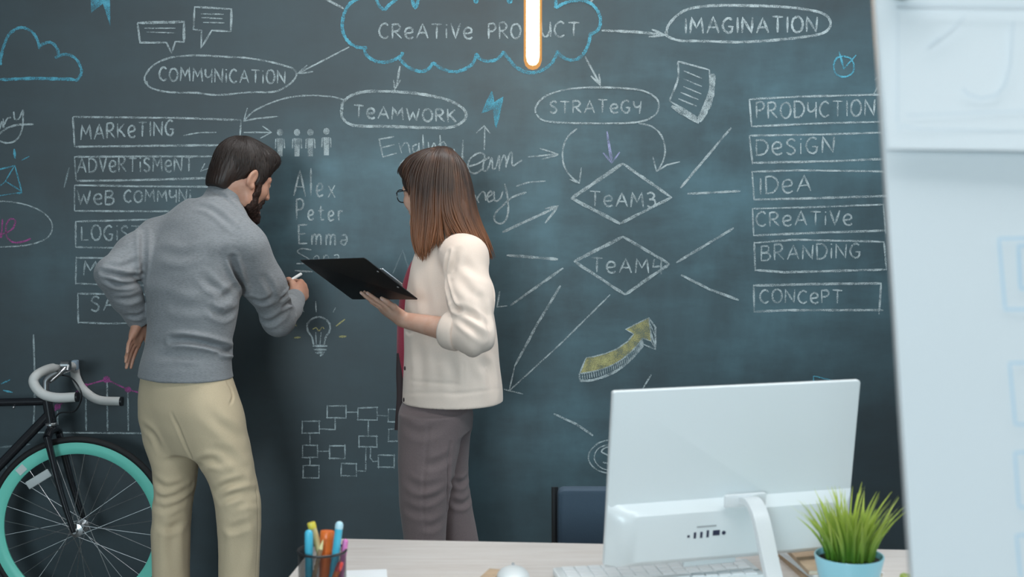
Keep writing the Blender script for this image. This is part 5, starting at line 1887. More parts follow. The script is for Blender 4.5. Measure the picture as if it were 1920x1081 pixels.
def hand(S, wrist, f, l, right, curls, spread=(.10, .03, -.04, -.12), thumb=None, k=1.0):
    """palm, four fingers of different length, and a thumb leaving the side of the palm.
    f: wrist to knuckles, l: towards the thumb. Returns finger tip points with their back directions."""
    f = Vector(f).normalized()
    l = Vector(l)
    l = (l - f * l.dot(f)).normalized()
    n = l.cross(f) if right else f.cross(l)      # palm side
    w = Vector(wrist)
    base_off = (.030, .0095, -.0110, -.0300)
    reach = (.088, .092, .087, .078)
    lens = ((.043, .026, .021), (.047, .029, .022), (.043, .027, .021), (.034, .020, .019))
    rad = ((.0094, .0084, .0076, .0062), (.0096, .0086, .0078, .0064), (.0092, .0082, .0074, .0060), (.0082, .0072, .0066, .0054))
    tips = []
    S.cone(w, w + f * .03, .024 * k, .026 * k, .012, flat=n, fs=1.45)
    for i in range(4):
        b = w + (f * reach[i] + l * base_off[i] + n * (-.002 + .004 * abs(i - 1.5))) * k
        S.cone(w + (f * .016 + l * base_off[i] * .55) * k, b, .0150 * k, .0118 * k, .014)
    S.cone(w + (f * .020 + l * .020 + n * .008) * k, w + (f * .058 + l * .026 + n * .008) * k, .0150 * k, .0105 * k, .014)
    S.cone(w + (f * .022 - l * .022 + n * .007) * k, w + (f * .060 - l * .026 + n * .006) * k, .0125 * k, .0105 * k, .014)
    for i in range(4):
        p = w + (f * reach[i] + l * base_off[i] + n * (-.002 + .004 * abs(i - 1.5))) * k
        d0 = (f + l * spread[i]).normalized()
        ang = 0.0
        pts, rs = [np.array(p)], [rad[i][0] * k]
        for j in range(3):
            ang += curls[i][j]
            d = d0 * math.cos(ang) + n * math.sin(ang)
            p = p + d * lens[i][j] * k
            pts.append(np.array(p)); rs.append(rad[i][j + 1] * k)
        S.chain(pts, rs, k=.0025)
        back = (n * -math.cos(ang) + d0 * math.sin(ang))
        tips.append((p, back, d))
    th = thumb or ((.75, .62, .25), (.9, .35, .35), (.9, .1, .5))
    p = w + (f * .026 + l * .022 + n * .010) * k
    pts, rs = [np.array(p)], [.0150 * k]
    for (a, b_, c_), ln, rr in zip(th, (.046, .034, .027), (.0115, .0098, .0072)):
        d = (f * a + l * b_ + n * c_).normalized()
        p = p + d * ln * k
        pts.append(np.array(p)); rs.append(rr * k)
    S.chain(pts, rs, k=.006)
    tips.append((p, -n, d))
    return tips


def rows_px(data, yaw):
    """(py, left px, right px, Y, half depth) -> elliptical sections; the silhouette width fixes the other half axis"""
    out = []
    for (py, xl, xr, Y, ry) in data:
        cpt = P((xl + xr) / 2, py, Y)
        w = (xr - xl) / 2 * (Y * math.cos(PITCH) - (cpt.z - CAMZ) * math.sin(PITCH)) / FPX
        sy = ry * math.sin(yaw)
        rx = math.sqrt(max(w * w - sy * sy, (w * .6) ** 2)) / math.cos(yaw)
        out.append((cpt.z, cpt.x, cpt.y, rx, ry, -yaw))
    return out


def put_color(o, name, arr):
    a = o.data.color_attributes.new(name=name, type='FLOAT_COLOR', domain='POINT')
    a.data.foreach_set('color', arr.astype(np.float32).ravel())


def shoe(S, heel, toe, wd, hgt):
    heel, toe = Vector(heel), Vector(toe)
    d = (toe - heel)
    ln = d.length
    d.normalize()
    S.cone(heel + d * .03 + Vector((0, 0, .038)), heel + d * (ln * .55) + Vector((0, 0, .034)), .038, .040, .02)
    S.cone(heel + d * (ln * .5) + Vector((0, 0, .030)), heel + d * (ln - .035) + Vector((0, 0, .024)), .042, .032, .02)
    S.cone(heel + d * .035 + Vector((0, 0, .05)), heel + d * .05 + Vector((0, 0, hgt)), .040, .043, .02)
    S.clip(lambda X, Y, Z: .002 - Z)


def strands(paths, n, r0, seed, jitter, npt=16, sides=5, taper=.35):
    """hair locks: interpolate between neighbouring guide curves (each a list of world points)"""
    rr = random.Random(seed)
    G = [np.array(catmull(p, 6)) for p in paths]
    m = min(len(g) for g in G)
    G = [g[np.linspace(0, len(g) - 1, npt).astype(int)] for g in G]
    b = MB()
    for i in range(n):
        u = rr.random() * (len(G) - 1)
        a = min(int(u), len(G) - 2)
        t = u - a
        g = G[a] * (1 - t) + G[a + 1] * t
        ph = rr.uniform(0, 6.28)
        off = np.array([rr.gauss(0, 1), rr.gauss(0, 1), rr.gauss(0, .4)]) * jitter
        s_ = np.linspace(0, 1, npt)[:, None]
        wv = np.sin(s_ * rr.uniform(3, 7) + ph) * jitter * .6
        end = rr.uniform(.90, 1.0)
        idx = np.linspace(0, (npt - 1) * end, npt)
        g = np.stack([np.interp(idx, np.arange(npt), g[:, k]) for k in range(3)], 1)
        g = g + off * (.35 + .65 * s_) + wv * np.array([[1, .3, 0]])
        rad = r0 * rr.uniform(.7, 1.3)
        rs = [rad * (1 - (1 - taper) * max(0, (k / (npt - 1) - .55) / .45) ** 1.3) if k < npt - 1 else rad * .12 for k in range(npt)]
        b.tube([Vector(x) for x in g], rs, sides)
    return b


# ------------------------------------------------------------------ the man
DY = .07                                        # his whole figure stands this far behind the traced depths
MY = math.radians(33)
SK1 = skin_mat('light_tan_skin', (.56, .31, .22), None, None)
M['sweater'] = cloth_mat('grey_wool_knit', (.275, .285, .30), (.185, .192, .202), 260, (.35, .35, 1.6), .35, big=.25)
M['chino'] = cloth_mat('sand_chino_cotton', (.66, .53, .36), (.58, .46, .30), 420, (1, 1, 1), .15, rough=.8, sheen=.1, big=.3)
M['hair_brown'] = hair_mat('dark_brown_hair', (.014, .008, .006), (.026, .013, .009), 1.9, 1.4, .5)
M['beard'] = mat('dark_brown_beard', (.030, .013, .009), .6, var=.4, vscale=160, bump=.9, bscale=420, spec=.3)
M['shoe_brown'] = mat('brown_leather', (.10, .05, .03), .4)
m_base = P(370, 900, 4.05 + DY)
man_base = (m_base.x, m_base.y, 0)

torso = [(706, 256, 440, 4.05, .134), (690, 259, 438, 4.05, .130), (640, 271, 437, 4.06, .120), (600, 274, 445, 4.065, .122), (560, 271, 452, 4.07, .126), (520, 269, 452, 4.085, .128),
         (480, 270, 460, 4.10, .128), (450, 274, 478, 4.115, .122), (425, 284, 477, 4.13, .112), (402, 305, 468, 4.145, .098), (385, 330, 458, 4.155, .085), (372, 352, 446, 4.165, .072)]
T_ROWS = rows_px([(a, b_, c_, Y + DY, r) for a, b_, c_, Y, r in torso], MY)
Pm = lambda x, y, Y: np.array(P(x, y, Y + DY))
R_SH, R_EL, R_WR = Pm(462, 462, 4.06), Pm(522, 598, 4.21), Pm(553, 560, 4.475)
L_SH, L_EL, L_WR = Pm(296, 446, 4.19), Pm(210, 513, 4.00), Pm(263, 602, 4.12)
NK0, NK1 = Pm(408, 402, 4.155), Pm(428, 362, 4.185)

# garment: sweater
zlo = T_ROWS and min(r[0] for r in T_ROWS)
h = .0042
SW = SDF((-1.42, 3.80, .90), (-.62, 4.72, 1.62), h)
SW.slices(T_ROWS, k=.01)
# his right sleeve: loose at the upper arm, heavy at the bent elbow
SW.chain([R_SH, (R_SH + R_EL) / 2 + np.array([.006, 0, 0]), R_EL], [.072, .060, .057], k=.045)
SW.chain([R_EL, R_EL * .45 + R_WR * .55, R_WR], [.057, .050, .036], k=.012)
SW.chain([L_SH, (L_SH + L_EL) / 2, L_EL], [.070, .062, .054], k=.04)
SW.chain([L_EL, L_EL * .5 + L_WR * .5, L_WR], [.054, .050, .037], k=.012)
SW.cone(NK0 - np.array([0, 0, .03]), NK0, .085, .072, .03)
SW.cone(NK0, NK1, .068, .064, .012)
# collar folded over, cuffs and hem as ribbed bands
SW.cone(NK0 * .55 + NK1 * .45, NK1 * 1.0, .0705, .0675, .003)
ax_ = (NK1 - NK0) / np.linalg.norm(NK1 - NK0)
SW.cone(R_WR - (R_WR - R_EL) * .13, R_WR, .0385, .0372, .003)
SW.cone(L_WR - (L_WR - L_EL) * .16, L_WR, .0385, .0372, .003)


def cut_at(S, p, d, R):
    """open the end of a sleeve or collar: remove everything past the plane near p"""
    p, d = np.array(p), np.array(d) / np.linalg.norm(d)
    sl, X, Y, Z = S.block(p - R, p + R)
    q = (X - p[0]) * d[0] + (Y - p[1]) * d[1] + (Z - p[2]) * d[2]
    rr = np.sqrt((X - p[0]) ** 2 + (Y - p[1]) ** 2 + (Z - p[2]) ** 2) - R * .95
    S.F[sl] = np.maximum(S.F[sl], np.minimum(q, -rr) * 1.0)


cut_at(SW, R_WR, R_WR - R_EL, .065)
cut_at(SW, L_WR, L_WR - L_EL, .065)
cut_at(SW, NK1, NK1 - NK0, .11)
V_, Q_ = SW.mesh()
V_ = relax(V_, Q_, 2)
nv = normals(V_, Q_)
V_ = V_ + nv * (vnoise(V_ * np.array([9, 9, 22]), 1) * .006 + vnoise(V_ * 30, 2) * .0018)[:, None]
V_ = folds(V_, Q_, [
    ([(322, 636), (350, 636), (385, 642), (420, 652), (438, 657)], .010, .016), ([(405, 660), (425, 660), (438, 659)], .008, .008), ([(300, 668), (340, 664), (380, 668)], .012, .004),
    ([(434, 482), (441, 505), (449, 530), (457, 548)], .010, .018), ([(400, 556), (418, 560), (440, 540)], .012, .007), ([(380, 520), (410, 545), (438, 560)], .012, .006), ([(395, 580), (420, 592), (444, 580)], .011, .006),
    ([(192, 510), (215, 514), (240, 520), (264, 515)], .008, .012), ([(196, 522), (222, 532), (262, 528)], .009, .009), ([(204, 497), (228, 500), (258, 488)], .009, .006), ([(222, 560), (245, 560), (268, 552)], .009, .006), ([(238, 590), (256, 592), (270, 588)], .008, .006),
    ([(268, 430), (269, 460), (268, 500), (272, 540)], .010, .010),
    ([(470, 560), (492, 566), (512, 556)], .010, .006), ([(478, 590), (505, 604), (535, 585)], .010, .006), ([(528, 560), (538, 550), (546, 546)], .007, .008), ([(532, 575), (544, 566), (553, 572), (556, 585)], .007, .009), ([(495, 520), (508, 540), (512, 560)], .010, .005),
    ([(372, 386), (395, 392), (420, 410), (440, 428)], .010, .005), ([(392, 356), (420, 368), (445, 390), (456, 402)], .006, .007), ([(300, 470), (340, 480), (380, 470)], .016, .004), ([(310, 560), (350, 575), (390, 570)], .018, .004),
])
person_m = None

# body: one continuous surface
h = .003
BM_ = SDF((-1.44, 3.72, -.004), (-.62, 4.72, 1.78), h)
BM_.slices([(r[0], r[1], r[2], r[3], r[4], r[5]) for r in T_ROWS], k=.01, grow=-.016)
for a, b_, e, ra in ((R_SH, R_EL, R_WR, 0), (L_SH, L_EL, L_WR, 0)):
    BM_.chain([a, (a + b_) / 2, b_], [.052, .044, .040], k=.03)
    BM_.chain([b_, b_ * .5 + e * .5, e], [.040, .036, .0265], k=.012)
BM_.chain([NK0 - np.array([0, 0, .04]), NK0, NK1 + (NK1 - NK0) * .25], [.062, .056, .055], k=.02)
a_ = math.radians(51)
pit = math.radians(23)
hf = Vector((math.sin(a_) * math.cos(pit), math.cos(a_) * math.cos(pit), -math.sin(pit)))
HM = Head(Vector(Pm(456, 333, 4.20)), hf, (0, 0, 1), 1.0)
add_head(BM_, HM, False)
BM_.cone(NK1, HM(0, -.022, -.035), .055, .056, .02)
# right hand: fist closed on a stick of chalk
r_f = Vector(P(577, 534, 4.575 + DY)) - Vector(R_WR)
chalk_p = Vector(P(567, 517, 4.56 + DY))
tR = hand(BM_, Vector(R_WR) + r_f.normalized() * .004, r_f, Vector((-.22, .10, 1)), True, ((1.05, 1.25, .55), (1.25, 1.35, .6), (1.35, 1.4, .6), (1.4, 1.4, .6)),
          thumb=((.85, .45, .35), (.75, .25, .75), (.8, -.05, .75)), k=.93)
# left hand: wrist bent on the hip, fingers pointing down and back
l_f = Vector(P(241, 668, 4.055 + DY)) - Vector(L_WR)
tL = hand(BM_, Vector(L_WR), l_f, Vector((.25, 1, -.1)), False, ((-.12, .1, .1), (-.10, .12, .1), (-.05, .15, .12), (.0, .2, .15)), thumb=((.6, .7, .3), (.85, .4, .2), (.95, .2, .2)), k=.86)
legs_L = [(702, 272, 348, 4.10, .090), (780, 264, 378, 4.10, .105), (820, 270, 382, 4.10, .098), (870, 286, 371, 4.09, .088), (911, 290, 366, 4.09, .080), (956, 288, 357, 4.09, .075), (1000, 286, 355, 4.085, .072), (1081, 287, 354, 4.08, .068), (1150, 288, 350, 4.08, .064), (1235, 290, 346, 4.08, .062)]
legs_R = [(702, 350, 425, 4.02, .090), (780, 340, 456, 4.00, .105), (820, 350, 464, 4.00, .098), (870, 376, 474, 3.99, .088), (911, 396, 482, 3.985, .080), (956, 406, 488, 3.98, .076), (1000, 409, 488, 3.98, .073), (1081, 411, 485, 3.98, .068), (1150, 413, 482, 3.98, .065), (1235, 414, 478, 3.98, .063)]
pelv = [(694, 268, 430, 4.05, .112), (716, 261, 439, 4.05, .120), (745, 259, 446, 4.05, .122), (780, 261, 455, 4.05, .118), (815, 268, 462, 4.05, .108), (845, 278, 467, 4.05, .09)]
LL = rows_px([(a, b_, c_, Y + DY, r) for a, b_, c_, Y, r in legs_L], .3)
LR = rows_px([(a, b_, c_, Y + DY, r) for a, b_, c_, Y, r in legs_R], .3)
PV = rows_px([(a, b_, c_, Y + DY, r) for a, b_, c_, Y, r in pelv], MY)
for rows in (LL, LR):
    BM_.slices(rows, k=.02, grow=-.014, zlo=.05)
BM_.slices(PV, k=.03, grow=-.016)
fL, fR_ = np.array(LL[-1]), np.array(LR[-1])
for fo in (fL, fR_):
    BM_.cone((fo[1], fo[2], .05), (fo[1] + .07, fo[2] + .10, .04), .034, .026, .02)
BM_.clip(lambda X, Y, Z: .012 - Z)
VB, QB = BM_.mesh()
VB = relax(VB, QB, 1)
person_m = link_mesh('person', VB, QB, SK1, None, smooth='all', origin=man_base)
tag(person_m, 'man in grey turtleneck and sand chinos writing on the chalkboard', 'person')


def tint_body(o, V, H, tips, lipcol, nailcol, extra=None):
    A = np.zeros((len(V), 4))
    l = H.local(V)
    lip = np.exp(-(((l[:, 0] / .021) ** 2) + ((l[:, 2] + .0635) / .0085) ** 2) ** 2) * (l[:, 1] > .078)
    A[:, :3] = lipcol
    A[:, 3] = lip * .8
    for sx in (-1, 1):
        d = np.linalg.norm(l - np.array([sx * .031, .0755, .004]), axis=1)
        eye = (d < .0138) & (l[:, 1] > .083)
        A[eye] = (.75, .74, .72, 1)
        iris = eye & (np.hypot(l[:, 0] - sx * .031, l[:, 2] - .004) < .0055)
        A[iris] = (.05, .03, .02, 1)
        brow = (np.abs(l[:, 2] - (.0215 + .004 * (1 - np.abs(np.abs(l[:, 0]) - .03) / .02))) < .0042) & (np.abs(np.abs(l[:, 0]) - .031) < .021) & (l[:, 1] > .06)
        A[brow] = (.03, .018, .012, .85)
    for (p, back, d) in tips:
        q = V - np.array(p)
        along, up = q @ np.array(d), q @ np.array(back)
        nl = (np.abs(along - .0005) < .0062) & (up > .0028) & (np.linalg.norm(q, axis=1) < .012)
        A[nl] = (*nailcol, 1)
    if extra is not None:
        extra(A, V, l)
    put_color(o, 'tint', A)


tint_body(person_m, VB, HM, tR + tL, (.42, .17, .14), (.62, .36, .29))
zz_sw = link_mesh('sweater', V_, Q_, M['sweater'], person_m, smooth='all', label='grey knitted turtleneck sweater')

# trousers
h = .0042
TR_ = SDF((-1.34, 3.72, .04), (-.70, 4.40, 1.02), h)
for rows in (LL, LR):
    TR_.slices(rows, k=.012, zlo=.075)
TR_.slices(PV, k=.03)
VT, QT = TR_.mesh()
VT = relax(VT, QT, 2)
nv = normals(VT, QT)
zk = np.exp(-((VT[:, 2] - .52) / .16) ** 2)
VT = VT + nv * (vnoise(VT * np.array([7, 7, 24]), 3) * (.003 + .004 * zk) + vnoise(VT * np.array([14, 14, 26]), 4) * .002)[:, None]
VT = folds(VT, QT, [
    ([(322, 775), (333, 800), (348, 835), (364, 868)], .0064, .005),
    ([(270, 800), (288, 815), (300, 840)], .012, .004), ([(372, 872), (392, 862), (420, 868)], .012, .006), ([(400, 845), (425, 850), (462, 880)], .014, .004),
    ([(405, 922), (428, 908), (456, 902)], .011, .006), ([(415, 935), (445, 926), (482, 922)], .012, .006), ([(440, 948), (465, 938), (484, 940)], .012, .004),
    ([(290, 900), (312, 915), (345, 908)], .012, .005), ([(300, 935), (325, 930), (358, 912)], .011, .006), ([(290, 950), (312, 952), (340, 940)], .012, .004),
    ([(330, 965), (322, 1020), (326, 1078)], .016, .004), ([(440, 965), (452, 1020), (444, 1078)], .018, .005), ([(425, 985), (440, 990), (470, 978)], .012, .004), ([(300, 985), (320, 990), (342, 980)], .012, .004),
    ([(390, 775), (420, 800), (450, 820)], .016, .004), ([(426, 716), (434, 730), (437, 745), (431, 758)], .005, .005), ([(478, 880), (483, 940), (484, 1000), (480, 1080)], .004, .002),
])
link_mesh('trousers', VT, QT, M['chino'], person_m, smooth='all', label='sand coloured cotton chinos')
for rows, nm in ((LL, -1), (LR, 1)):
    fo = sorted(rows)[0]
    c0 = Vector((fo[1], fo[2], 0))
    S2 = SDF((c0.x - .25, c0.y - .25, -.002), (c0.x + .3, c0.y + .35, .14), .004)
    fd = Vector((.50, .86, 0)) if nm > 0 else Vector((.35, .93, 0))
    shoe(S2, c0 - fd * .075, c0 + fd * .20, .04, .09)
    v2, q2 = S2.mesh()
    link_mesh('shoe', v2, q2, M['shoe_brown'], person_m, smooth='all')

# his hair: short, brushed forward over the crown, ear left free
HS = SDF(np.array(HM.O) - .17, np.array(HM.O) + .20, .0028)
Em = lambda S, c_, r_, k_, op='add', R=None: S.ell(HM(*c_), np.array(r_), HM.M if R is None else HM.M @ np.array(R), k_, op)
Em(HS, (0, -.016, .040), (.0815, .1045, .094), .01)
Em(HS, (0, .050, .092), (.060, .052, .034), .03)
Em(HS, (0, -.080, -.030), (.060, .036, .062), .03)
for sx in (-1, 1):
    Em(HS, (sx * .066, .022, .020), (.016, .026, .040), .015)
Em(HS, (0, .118, -.020), (.072, .066, .092), .012, 'sub')
Em(HS, (0, .10, -.10), (.2, .085, .085), .012, 'sub')
for sx in (-1, 1):
    Em(HS, (sx * .088, -.004, -.012), (.026, .0235, .034), .008, 'sub')
    Em(HS, (sx * .080, -.030, -.070), (.034, .050, .036), .010, 'sub')
r_, f_, u_ = [np.array(x) for x in (HM.r, HM.f, HM.u)]
HS.clip(lambda X, Y, Z: -((X - HM.O.x) * u_[0] + (Y - HM.O.y) * u_[1] + (Z - HM.O.z) * u_[2] + .068 - .35 * 0))
v2, q2 = HS.mesh()
v2 = relax(v2, q2, 1)
n2 = normals(v2, q2)
l = HM.local(v2)
ang = np.arctan2(l[:, 0], l[:, 1] + .05)
el = np.arctan2(l[:, 2] - .03, np.hypot(l[:, 0], l[:, 1] + .016))
v2 = v2 + n2 * (vnoise(np.stack([ang * 22, el * 3, l[:, 0] * 20], 1), 5) * .0022 + vnoise(np.stack([ang * 55, el * 6, l[:, 0] * 30], 1), 6) * .0012)[:, None]
hair_m = link_mesh('hair', v2, q2, M['hair_brown'], person_m, smooth='all', label='short dark brown hair')
# fine locks combed from the crown over the surface
gd = []
bb_ = MB()
rr = random.Random(11)
tree_pts, tree_n = v2, n2
lv = HM.local(tree_pts)
crown_l = np.array([0.0, -.055, .128])
for i in range(1500):
    a = rr.uniform(0, 2 * math.pi)
    st = rr.uniform(.05, .75)
    ln = rr.uniform(.22, .42)
    path = []
    for kx in range(7):
        e = st + ln * kx / 6
        aa = a + .25 * e * math.sin(a)
        th_ = e * 1.75
        d = np.array([math.sin(th_) * math.sin(aa), math.sin(th_) * math.cos(aa), math.cos(th_)])
        t0 = math.radians(-28)
        d = np.array([d[0], d[1] * math.cos(t0) - (-d[2]) * math.sin(t0), d[2] * math.cos(t0) + d[1] * math.sin(-t0) * 0 + d[2] * 0])
        d = d / np.linalg.norm(d)
        path.append(d)
    ctr_l = np.array([0, -.010, .035])
    rel = lv - ctr_l
    reln = rel / np.linalg.norm(rel, axis=1)[:, None]
    pts = []
    ok = True
    for d in path:
        j = np.argmax(reln @ d)
        if reln[j] @ d < .9985:
            ok = False
            break
        rad_ = np.linalg.norm(rel[j])
        pts.append(Vector(HM(*(ctr_l + d * (rad_ + .0003)))))
    if ok and len(pts) == 7:
        bb_.tube(pts, [.0006, .0010, .0011, .0011, .0010, .0008, .0003], 4)
bb_.build('hair_locks', M['hair_brown'], hair_m, smooth='all')
# beard
BS = SDF(np.array(HM.O) - .19, np.array(HM.O) + .17, .0026)
Cb = lambda S, a, b_, r0, r1, k_: S.cone(HM(*a), HM(*b_), r0, r1, k_)
for sx in (-1, 1):
    Cb(BS, (sx * .066, .026, .014), (sx * .0615, .030, -.042), .0105, .017, .012)
    Cb(BS, (sx * .060, .022, -.045), (sx * .050, .034, -.082), .017, .022, .014)
    Cb(BS, (sx * .050, .034, -.082), (sx * .012, .074, -.112), .023, .026, .016)
    Cb(BS, (sx * .030, .078, -.056), (0, .0945, -.046), .0065, .0075, .006)
    Cb(BS, (sx * .034, .074, -.058), (sx * .036, .064, -.086), .010, .014, .01)
BS.ell(HM(0, .076, -.122), (.026, .024, .030), HM.M, .016)
BS.ell(HM(0, .104, -.063), (.021, .020, .0065), HM.M, .004, 'sub')
BS.ell(HM(.072, -.008, -.03), (.02, .03, .035), HM.M, .006, 'sub')
v2, q2 = BS.mesh()
n2 = normals(v2, q2)
v2 = v2 + n2 * (vnoise(v2 * np.array([150, 150, 60]), 8) * .005 + vnoise(v2 * 260, 9) * .003)[:, None]
link_mesh('beard', v2, q2, M['beard'], person_m, smooth='all', label='full dark brown beard')
# the chalk he writes with
tip = chalk_p + Vector((-.004, 0, .018))
cdir = (Vector((tip.x - .02, WALL_Y - .003, tip.z + .045)) - tip)
ct = Vector(P(565, 513, WALL_Y - .010))
cb0 = Vector(tR[4][0]) * .5 + Vector(tR[0][0]) * .5
cdr = (ct - cb0).normalized()
cs = thing('chalk_stick', cb0 - cdr * .012, 'stick of white chalk in the fist of the man', 'chalk')
M['chalk_body'] = mat('chalk_white', (.82, .82, .80), .9)
MB().tube([cb0 - cdr * .012, ct - cdr * .002, ct], [.0058, .0058, .0046], 12).build('chalk_body', M['chalk_body'], cs)

# ------------------------------------------------------------------ the woman
WYAW = math.radians(8)
SK2 = skin_mat('fair_skin', (.66, .41, .31), None, None)
M['jacket'] = cloth_mat('cream_cotton_twill', (.88, .725, .625), (.84, .68, .58), 380, (1, 1, 1), .12, rough=.82, sheen=.15, big=.2)
M['taupe'] = cloth_mat('taupe_wool', (.20, .150, .150), (.15, .112, .113), 360, (1, 1, 1), .2, rough=.8, sheen=.2, big=.25)
M['shirt_red'] = cloth_mat('crimson_jersey', (.42, .045, .085), (.34, .03, .06), 300, (1, 1, 1), .15)
M['hair_long'] = hair_mat('brown_to_copper_hair', (.040, .020, .013), (.33, .13, .055), 1.56, 1.27, .46)
M['tie'] = mat('dark_brown_ribbon', (.030, .016, .018), .7)
M['glasses'] = mat('black_acetate', (.012, .012, .016), .25)
M['lens'] = clear_mat('spectacle_lens', (.96, .98, 1), .06)
M['shoe_black'] = mat('black_leather', (.02, .02, .022), .4)
w_base = P(830, 900, 4.14)
woman_base = (w_base.x, w_base.y, 0)
jk = [(752, 755, 944, 4.17, .160), (735, 755, 943, 4.17, .160), (700, 756, 939, 4.17, .154), (650, 757, 935, 4.17, .146), (600, 758, 928, 4.17, .138), (550, 762, 921, 4.17, .134), (510, 768, 916, 4.17, .132), (485, 774, 910, 4.17, .130),
      (462, 783, 898, 4.165, .122), (445, 795, 886, 4.16, .105), (430, 808, 876, 4.15, .085), (420, 818, 866, 4.14, .068)]
J_ROWS = rows_px(jk, 0.0)
J_ROWS = [(a, b_, c_, d, e, WYAW * -1) for a, b_, c_, d, e, f in J_ROWS]
W = lambda x, y, Y: np.array(P(x, y, Y))
WL_SH, WL_EL = W(873, 483, 4.00), W(889, 628, 3.885)
WR_SH, WR_EL, WR_WR = W(852, 462, 4.30), W(868, 610, 4.355), W(846, 728, 4.34)
# clipboard plane
cbA, cbB, cbC, cbD = P(568, 490, 4.02), P(690, 486, 3.779), P(778, 558, 3.912), P(665, 563, 4.153)
cbn = (cbB - cbA).cross(cbD - cbA).normalized()
if cbn.z < 0: cbn = -cbn                        # writing side: up, away from the camera
e1 = (cbB - cbA).normalized()
cbm = (cbA + cbC) / 2
e2 = ((cbD - cbA) - e1 * (cbD - cbA).dot(e1)).normalized()
lw, lh = (cbB - cbA).length, (cbD - cbA).length
WL_WR = np.array(PP(763, 581, cbm, cbn) - cbn * .035)
WL_F = PP(717, 554, cbm, cbn) - PP(763, 581, cbm, cbn)

h = .0042
JK = SDF((-.40, 3.76, .76), (.06, 4.52, 1.56), h)
JK.slices(J_ROWS, k=.005)
# hollow body so the open front shows the shirt
JI = SDF((-.40, 3.76, .76), (.06, 4.52, 1.56), h)
JI.slices(J_ROWS, k=.005, grow=-.010, zlo=.70)
JK.F = np.maximum(JK.F, -JI.F)
fd = np.array([-math.cos(WYAW), math.sin(WYAW), 0])
sd_ = np.array([-math.sin(WYAW), -math.cos(WYAW), 0])
zc, xc = np.array(sorted([(r[0], r[1]) for r in J_ROWS])).T
X, Y, Z = JK.ax[0][:, None, None], JK.ax[1][None, :, None], JK.ax[2][None, None, :]
cxz = np.interp(JK.ax[2], zc, xc)[None, None, :]
uu = (X - cxz) * fd[0] + (Y - 4.17) * fd[1]
vv = (X - cxz) * sd_[0] + (Y - 4.17) * sd_[1]
half = np.interp(JK.ax[2], [.8, 1.1, 1.3, 1.42, 1.50], [.050, .045, .050, .060, .07])[None, None, :]
wedge = np.maximum(np.abs(vv + .082) - half, -uu)
JK.F = np.maximum(JK.F, -wedge.astype(np.float32))
del JI
# near sleeve pushed up to the elbow with a rolled cuff; far sleeve
JK.chain([WL_SH + np.array([-.02, .03, .012]), WL_SH, (WL_SH + WL_EL) / 2 + np.array([.002, 0, 0]), WL_EL], [.060, .063, .066, .060], k=.04)
cf0, cf1 = WL_EL * .92 + WL_WR * .08, WL_EL * .62 + WL_WR * .38
JK.cone(WL_EL, cf0 * .6 + cf1 * .4, .060, .054, .02)
JK.chain([WR_SH, (WR_SH + WR_EL) / 2, WR_EL], [.070, .066, .058], k=.03)
JK.cone(WR_EL, WR_EL * .55 + WR_WR * .45, .058, .050, .015)
# stand collar
ncw0, ncw1 = W(846, 432, 4.14), W(838, 405, 4.14)
JK.cone(ncw0 - np.array([0, 0, .02]), ncw0 * .3 + ncw1 * .7, .082, .068, .02)
JK.cone(ncw0, ncw1 * 1.3 - ncw0 * .3, .055, .055, .006, 'sub')
VJ, QJ = JK.mesh()
VJ = relax(VJ, QJ, 2)
nv = normals(VJ, QJ)
VJ = VJ + nv * (vnoise(VJ * np.array([8, 8, 11]), 11) * .006)[:, None]
VJ = folds(VJ, QJ, [
    ([(842, 474), (838, 500), (838, 530), (846, 562)], .007, .009), ([(846, 560), (852, 575), (862, 582)], .007, .010), ([(850, 575), (880, 590), (915, 610)], .011, .006), ([(856, 592), (880, 612), (905, 632)], .010, .006),
    ([(862, 520), (880, 545), (905, 560)], .014, .004), ([(868, 490), (890, 510), (915, 520)], .014, .003), ([(858, 470), (852, 490), (850, 510)], .010, .005), ([(900, 560), (915, 600), (922, 650)], .012, .005), ([(922, 500), (926, 540), (926, 580)], .006, .006),
    ([(757, 737), (800, 736), (870, 737), (935, 728)], .006, .0016), ([(769, 712), (800, 716), (862, 720)], .006, .0018), ([(870, 660), (869, 690), (868, 720)], .006, .0014), ([(759, 620), (768, 623), (776, 622)], .006, .003),
    ([(900, 640), (915, 690), (925, 735)], .018, .006), ([(790, 520), (800, 560), (805, 600)], .018, .004), ([(785, 640), (790, 690), (788, 730)], .018, .004), ([(845, 670), (850, 700), (848, 735)], .016, .004),
])
# body
h = .003
WBd = SDF((-.56, 3.78, -.004), (.06, 4.54, 1.72), h)
slim = [(r[0], r[1] - .008, r[2], min(r[3], .115), min(r[4] * .82, .150), r[5]) for r in J_ROWS]
WBd.slices(slim, k=.01, grow=-.012)
for a, b_, e in ((WL_SH, WL_EL, WL_WR), (WR_SH, WR_EL, WR_WR)):
    WBd.chain([a, (a + b_) / 2, b_], [.046, .040, .037], k=.03)
    WBd.chain([b_, b_ * .62 + e * .38, e], [.038, .037, .0245], k=.012)
WBd.chain([ncw0 - np.array([0, 0, .04]), ncw0, W(826, 392, 4.14)], [.060, .050, .049], k=.02)
a2 = math.radians(38)
pt2 = math.radians(10)
hf2 = Vector((-math.cos(a2) * math.cos(pt2), math.sin(a2) * math.cos(pt2), -math.sin(pt2)))
HW = Head(Vector(W(806, 357, 4.14)), hf2, (0, 0, 1), .96)
add_head(WBd, HW, True)
WBd.cone(W(828, 400, 4.14), HW(0, -.024, -.04), .049, .050, .02)
lt = cbn.cross(WL_F.normalized())
